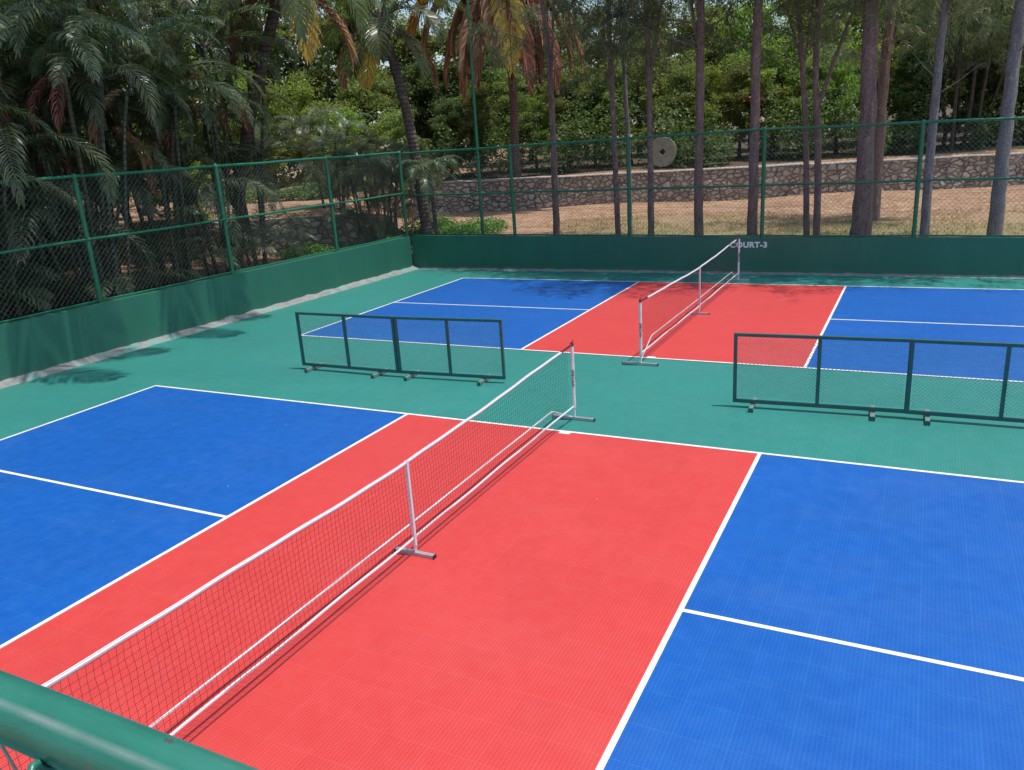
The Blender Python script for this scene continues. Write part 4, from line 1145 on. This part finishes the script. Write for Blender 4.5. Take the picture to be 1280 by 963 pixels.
for i, (px, Y, r0, bk, cs, lab) in enumerate(TR):
    P = np.array([on_y(u, v, Y) for u, v in px])
    # carry the trunk down to the ground and up out of the picture
    gz = float(hgt(P[0][0], Y)); d0 = (P[1]-P[0])/(P[1][2]-P[0][2]); P[0] = P[0]+d0*(gz-0.1-P[0][2])
    d1 = (P[-1]-P[-2])/(P[-1][2]-P[-2][2]); P = np.vstack([P, P[-1]+d1*2.2, P[-1]+d1*4.5])
    o_ = P[0].copy()
    root = empty('casuarina_tree', o_, lab, 'tree', GC)
    n = 30; zt = np.linspace(P[0][2], P[-1][2], n)
    Q = np.stack([np.interp(zt, P[:, 2], P[:, 0]), np.interp(zt, P[:, 2], P[:, 1]), zt], 1)
    for _ in range(2): Q[1:-1] = (Q[:-2]+2*Q[1:-1]+Q[2:])/4
    random.seed(700+i)
    for k in range(1, n-1): Q[k, :2] += np.array([random.uniform(-1, 1), random.uniform(-1, 1)])*r0*0.10
    tt = np.linspace(0, 1, n); fl_ = 1.6 if i == 8 else 1.22
    m = MB(); m.tube(Q, np.interp(tt, [0, 0.05, 0.22, 1], [r0*fl_, r0*(1+(fl_-1)*0.55), r0, r0*0.72]), 14, False, 0.06)
    bm = M_bark if bk == 'b' else M_bark_grey
    # snags and small dead side twigs
    for _ in range(7):
        k = random.randint(7, n-4); th = random.uniform(0, 6.28); ln = random.uniform(0.25, 0.9)
        d = np.array([math.cos(th), math.sin(th), random.uniform(0.1, 0.9)])
        m.tube([Q[k], Q[k]+d*ln*0.5, Q[k]+d*ln+np.array([0, 0, 0.06])], [0.018, 0.011, 0.004], 5, False)
    if i in (7, 6):
        f0 = on_y(1023, 135, Y); f1 = on_y(1042, 80, Y); f2 = on_y(1062, 28, Y)
        if i == 7: m.tube([f0, f1, f2, f2+(f2-f1)], [0.055, 0.045, 0.035, 0.02], 7, False)
        f0 = on_y(1010, 130, Y); f1 = on_y(1003, 80, Y)
        if i == 6: m.tube([f0, f1, on_y(985, 10, Y)], [0.04, 0.03, 0.02], 7, False)
    trk = m.build('trunk', bm, root, origin=o_)
    if i == 5:
        q = on_y(945.5, 290, Y)-o_
        mk = MB(); k = 12; rr_ = 0.033
        yy_ = -r0*1.16
        ring = [(q[0]+rr_*a_*math.cos(t), yy_-0.004*1, q[2]+rr_*a_*math.sin(t)) for a_ in (1, 0.55) for t in np.linspace(0.5, 2*math.pi-0.2, k)]
        mk.add(ring, [(j, j+1, k+j+1, k+j) for j in range(k-1)]); mk.build('painted_mark', simple('red_mark', (0.35, 0.04, 0.03)), trk)
    br, fo = CAS[i % 4]
    zc = 4.3+0.5*(i % 3)
    c = np.array([np.interp(zc, Q[:, 2], Q[:, 0]), np.interp(zc, Q[:, 2], Q[:, 1]), zc])-o_; cs *= 1.12
    rz = random.uniform(0, 6.28)
    tilt = (random.uniform(0.10, 0.22), math.atan2(Q[-1][0]-Q[n//2][0], Q[-1][2]-Q[n//2][2]), 0)
    b_o = link('branches', br, root, c, (tilt[0], tilt[1], rz), (cs,)*3)
    link('foliage', fo, root, c, (tilt[0], tilt[1], rz), (cs,)*3)

# ------------------------------------------------------------------ broadleaf trees beyond
protos = [broad_tree(500, L_broad, 9.5, 3.6, 1.6, 18, 1100, 0.17), broad_tree(501, L_broad, 8.5, 3.4, 1.0, 18, 1100, 0.16),
          broad_tree(502, L_lime, 8.0, 3.2, 1.1, 16, 1000, 0.16), broad_tree(503, L_broad, 11.0, 4.0, 2.2, 20, 1600, 0.21), broad_tree(504, L_dark, 8.0, 3.4, 0.6, 20, 1600, 0.19)]
used = [False]*len(protos)
LAB = ['dense dark green tree in the wood behind the long stone wall', 'bushy mid green tree in the wood behind the long stone wall', 'light yellowish green tree catching sun in the wood beyond the court',
       'tall spreading tree among the background wood', 'low dark shady tree right behind the stone walls']
BT = []  # pixel x, plane distance, proto, scale
for (u, Y, k, s) in [(565, 25.5, 4, 0.42), (600, 26, 1, 0.5), (640, 27.5, 0, 0.5), (672, 27.5, 2, 0.42), (712, 28, 1, 0.55), (745, 28.5, 4, 0.5), (790, 28.5, 0, 0.5), (850, 29.5, 1, 0.52), (885, 29, 2, 0.5), (925, 29.5, 1, 0.5), (965, 30, 2, 0.62), (1005, 30, 1, 0.5),
                     (1045, 30.5, 2, 0.55), (1100, 31, 1, 0.5), (1145, 31, 4, 0.5), (1190, 31.5, 0, 0.52), (1235, 31.5, 4, 0.5), (1280, 32, 1, 0.55), (1330, 32, 1, 0.6),
                     (545, 31, 4, 0.85), (605, 32, 4, 0.85), (665, 33, 1, 0.85), (735, 34, 0, 0.8), (800, 34, 2, 0.85), (870, 35, 1, 0.85), (940, 35, 2, 0.9), (1010, 35, 0, 0.85), (1080, 36, 2, 0.9), (1150, 36, 1, 0.9), (1220, 37, 0, 0.85), (1300, 37, 1, 0.9),
                     (520, 40, 3, 0.95), (600, 41, 3, 0.95), (705, 43, 1, 0.95), (810, 43, 0, 0.9), (900, 44, 1, 0.95), (1000, 44, 2, 0.95), (1100, 44, 0, 1.0), (1190, 44, 1, 1.0), (1290, 44, 0, 1.1),
                     (340, 25, 2, 0.75), (385, 27, 2, 0.8), (430, 24, 2, 0.6), (460, 27, 1, 0.8), (500, 23, 1, 0.5), (300, 27, 2, 0.9), (250, 23, 1, 1.0), (330, 36, 3, 1.1), (460, 37, 3, 1.1)]:
    d = ray(u, 200); t = (Y-CAM[1])/d[1]; x = CAM[0]+d[0]*t
    BT.append((x, Y, k, s))
for (x, Y, k, s) in [(-20.5, 8.5, 4, 1.1), (-21, 3, 4, 1.2), (-21, -2, 4, 1.2), (-24, 11, 0, 1.1), (-25, 5, 3, 1.0), (-25, -1, 3, 1.0), (-30, 15, 2, 1.1), (-30, 8, 3, 1.2), (-17, 9.5, 2, 0.5)]:
    BT.append((x, Y, k, s))
random.seed(9)
for i, (x, Y, k, s) in enumerate(BT):
    z = float(hgt(np.array(x), np.array(Y)))
    o = protos[k] if not used[k] else copy_tree(protos[k], (x, Y, z), 0)
    used[k] = True
    o.location = (x, Y, z); o.rotation_euler = (0, 0, random.uniform(0, 6.28)); o.scale = (s*random.uniform(0.95, 1.1), s*random.uniform(0.95, 1.1), s)
    o['label'] = LAB[k]; o['group'] = ['dense dark green background trees', 'bushy mid green background trees', 'yellowish green background trees', 'tall background trees', 'low dark background trees'][k]

# slanting dark stems at the upper right
random.seed(31)
for i, (u0, v0, u1, v1) in enumerate([(1192, 165, 1206, 0), (1208, 165, 1232, 0), (1222, 160, 1252, 0), (1180, 170, 1190, 20), (1234, 165, 1272, 10)]):
    p0, p1 = on_y(u0, v0, 29.3+i*0.3), on_y(u1, v1, 29.3+i*0.3)
    gz = float(hgt(p0[0], p0[1])); b0 = p0+(p1-p0)*((gz-0.1-p0[2])/(p1[2]-p0[2])); tp = p0+(p1-p0)*1.6
    root = empty('slanting_tree', b0, 'slender dark slanting tree in the wood at the upper right', 'tree', 'slanting stems at the upper right')
    m = MB(); Q = np.array([lerp(b0, tp, t) for t in np.linspace(0, 1, 9)]); Q[1:-1, 0] += np.random.default_rng(i).normal(size=7)*0.05
    m.tube(Q, np.linspace(0.085, 0.03, 9), 7, False)
    m.build('trunk', M_bark_dark, root, origin=b0)
    fo_ = CAS[i % 4][1]
    link('foliage', fo_, root, Q[3]-b0, (0, 0.2, i*1.3), (0.8,)*3)

# ------------------------------------------------------------------ hedges, ground cover, undergrowth (nobody could count these)
def mass(name, pts_fun, n, size, mat, aspect=0.55, up=0.4, kind='stuff', label=None, cat=None):
    P = pts_fun(n)
    q = P[:, :2]-ms_xy; P = P[~((np.abs(q[:, 0]+0.15*q[:, 1]) < 0.75) & (q[:, 1] < 0.35) & (q[:, 1] > -2.5))]
    m = MB(); leaf_quads(m, P, size, up, aspect)
    return m.build(name, mat, None, label, cat, None, kind)

def lumpy_band(A, B, depth, hh, seed, base_fun=True, top_noise=0.5, low=0.0):
    A = np.array(A, float); B = np.array(B, float); L = np.linalg.norm(B-A); d = (B-A)/L; nrm = np.array([-d[1], d[0]])
    def f(n):
        r_ = np.random.default_rng(seed)
        # clumps first, then leaves round each clump
        k = max(8, int(L*depth*1.1)); cs = r_.random(k)*L; cd = r_.random(k)*depth; ch = hh*(0.45+top_noise*r_.random(k)); cr = 0.45+0.55*r_.random(k)
        i = r_.integers(0, k, n)
        q = r_.normal(size=(n, 3)); q /= np.linalg.norm(q, axis=1, keepdims=True); q *= (r_.random((n, 1))**0.4)
        s = cs[i]+q[:, 0]*cr[i]; dd = cd[i]+q[:, 1]*cr[i]
        xy = A+d*s[:, None]+nrm*dd[:, None]
        z0 = hgt(xy[:, 0], xy[:, 1])
        z = z0+low+(q[:, 2]*0.5+0.5)*ch[i]
        return np.column_stack([xy, z])
    return f
dW = (W1B-W1A)/np.linalg.norm(W1B-W1A); nW = np.array([-dW[1], dW[0]])
mass('undergrowth', lumpy_band(W1A+nW*1.0+dW*1.0, W1B+nW*1.0-dW*6, 2.6, 2.4, 1, top_noise=1.1), 52000, 0.13, L_dark, label='dark leafy undergrowth massed behind the long stone wall', cat='undergrowth')
mass('undergrowth', lumpy_band((-34, 46), (32, 54), 5.0, 9.5, 2, top_noise=0.8), 60000, 0.34, L_broad, label='far leafy wood closing the view behind the trees', cat='wood')
mass('undergrowth', lumpy_band((-38, -14), (-34, 46), 5.0, 15.0, 3, top_noise=0.6), 60000, 0.45, L_dark, label='far dark leafy wood behind the left palm thicket', cat='wood')
mass('undergrowth', lumpy_band((-19.5, -3.5), (-19.5, 8.0), 3.0, 3.5, 4), 26000, 0.18, L_dark, label='dark low undergrowth beneath the left palm thicket', cat='undergrowth')
mass('ground_cover', lumpy_band((-12.2, 12.6), (-8.0, 12.8), 1.6, 0.85, 5), 16000, 0.085, L_bush, label='bright green leafy ground cover at the foot of the corner palms', cat='ground cover')
mass('ground_cover', lumpy_band((-12.6, 8.5), (-10.2, 11.6), 0.7, 0.6, 6), 9000, 0.08, L_bush, label='strip of green ground cover along the foot of the left fence', cat='ground cover')
mass('ground_cover', lumpy_band((-22.0, 14.5), (-16.5, 17.5), 1.8, 0.95, 7), 14000, 0.10, L_dark, label='grey green low shrubs on the earth terrace', cat='shrubs')
mass('blossom', lumpy_band(on_y(915, 150, 28.5)[:2], on_y(990, 150, 29)[:2], 0.8, 0.8, 8, low=2.3), 130, 0.13, L_pink, label='scattered pink and orange blossom in the wood beyond the stone wall', cat='blossom')

# grass tufts, litter
def flat_scatter(x0, x1, y0, y1, n, seed):
    r_ = np.random.default_rng(seed); x = x0+(x1-x0)*r_.random(n); y = y0+(y1-y0)*r_.random(n)
    msk = np.array([mnoise.noise(Vector((a*0.45, b*0.45, 3))) for a, b in zip(x, y)]) > -0.15
    x, y = x[msk], y[msk]
    return np.column_stack([x, y, hgt(x, y)+0.005])
P = flat_scatter(-8, 12, 11.2, 19.5, 22000, 21); m = MB()
leaf_quads(m, P, 0.09, 0.0, 0.12, 0.45, np.tile([0, 0, 1.0], (len(P), 1)))
m.build('grass', L_grass, None, 'thin dry grass between the tall trunks', 'grass', None, 'stuff')
P = flat_scatter(-16, 12, 11.2, 27, 9000, 22); m = MB(); leaf_quads(m, P+np.array([0, 0, 0.01]), 0.09, 3.0, 0.6)
m.build('leaf_litter', L_litter, None, 'scattered dry leaves on the red earth beyond the fence', 'leaf litter', None, 'stuff')
P = flat_scatter(-19, -9.7, -4, 12, 9000, 23); m = MB(); leaf_quads(m, P+np.array([0, 0, 0.01]), 0.12, 3.0, 0.5)
m.build('leaf_litter', L_litter, None, 'scattered dry leaves under the left palm thicket', 'leaf litter', None, 'stuff')
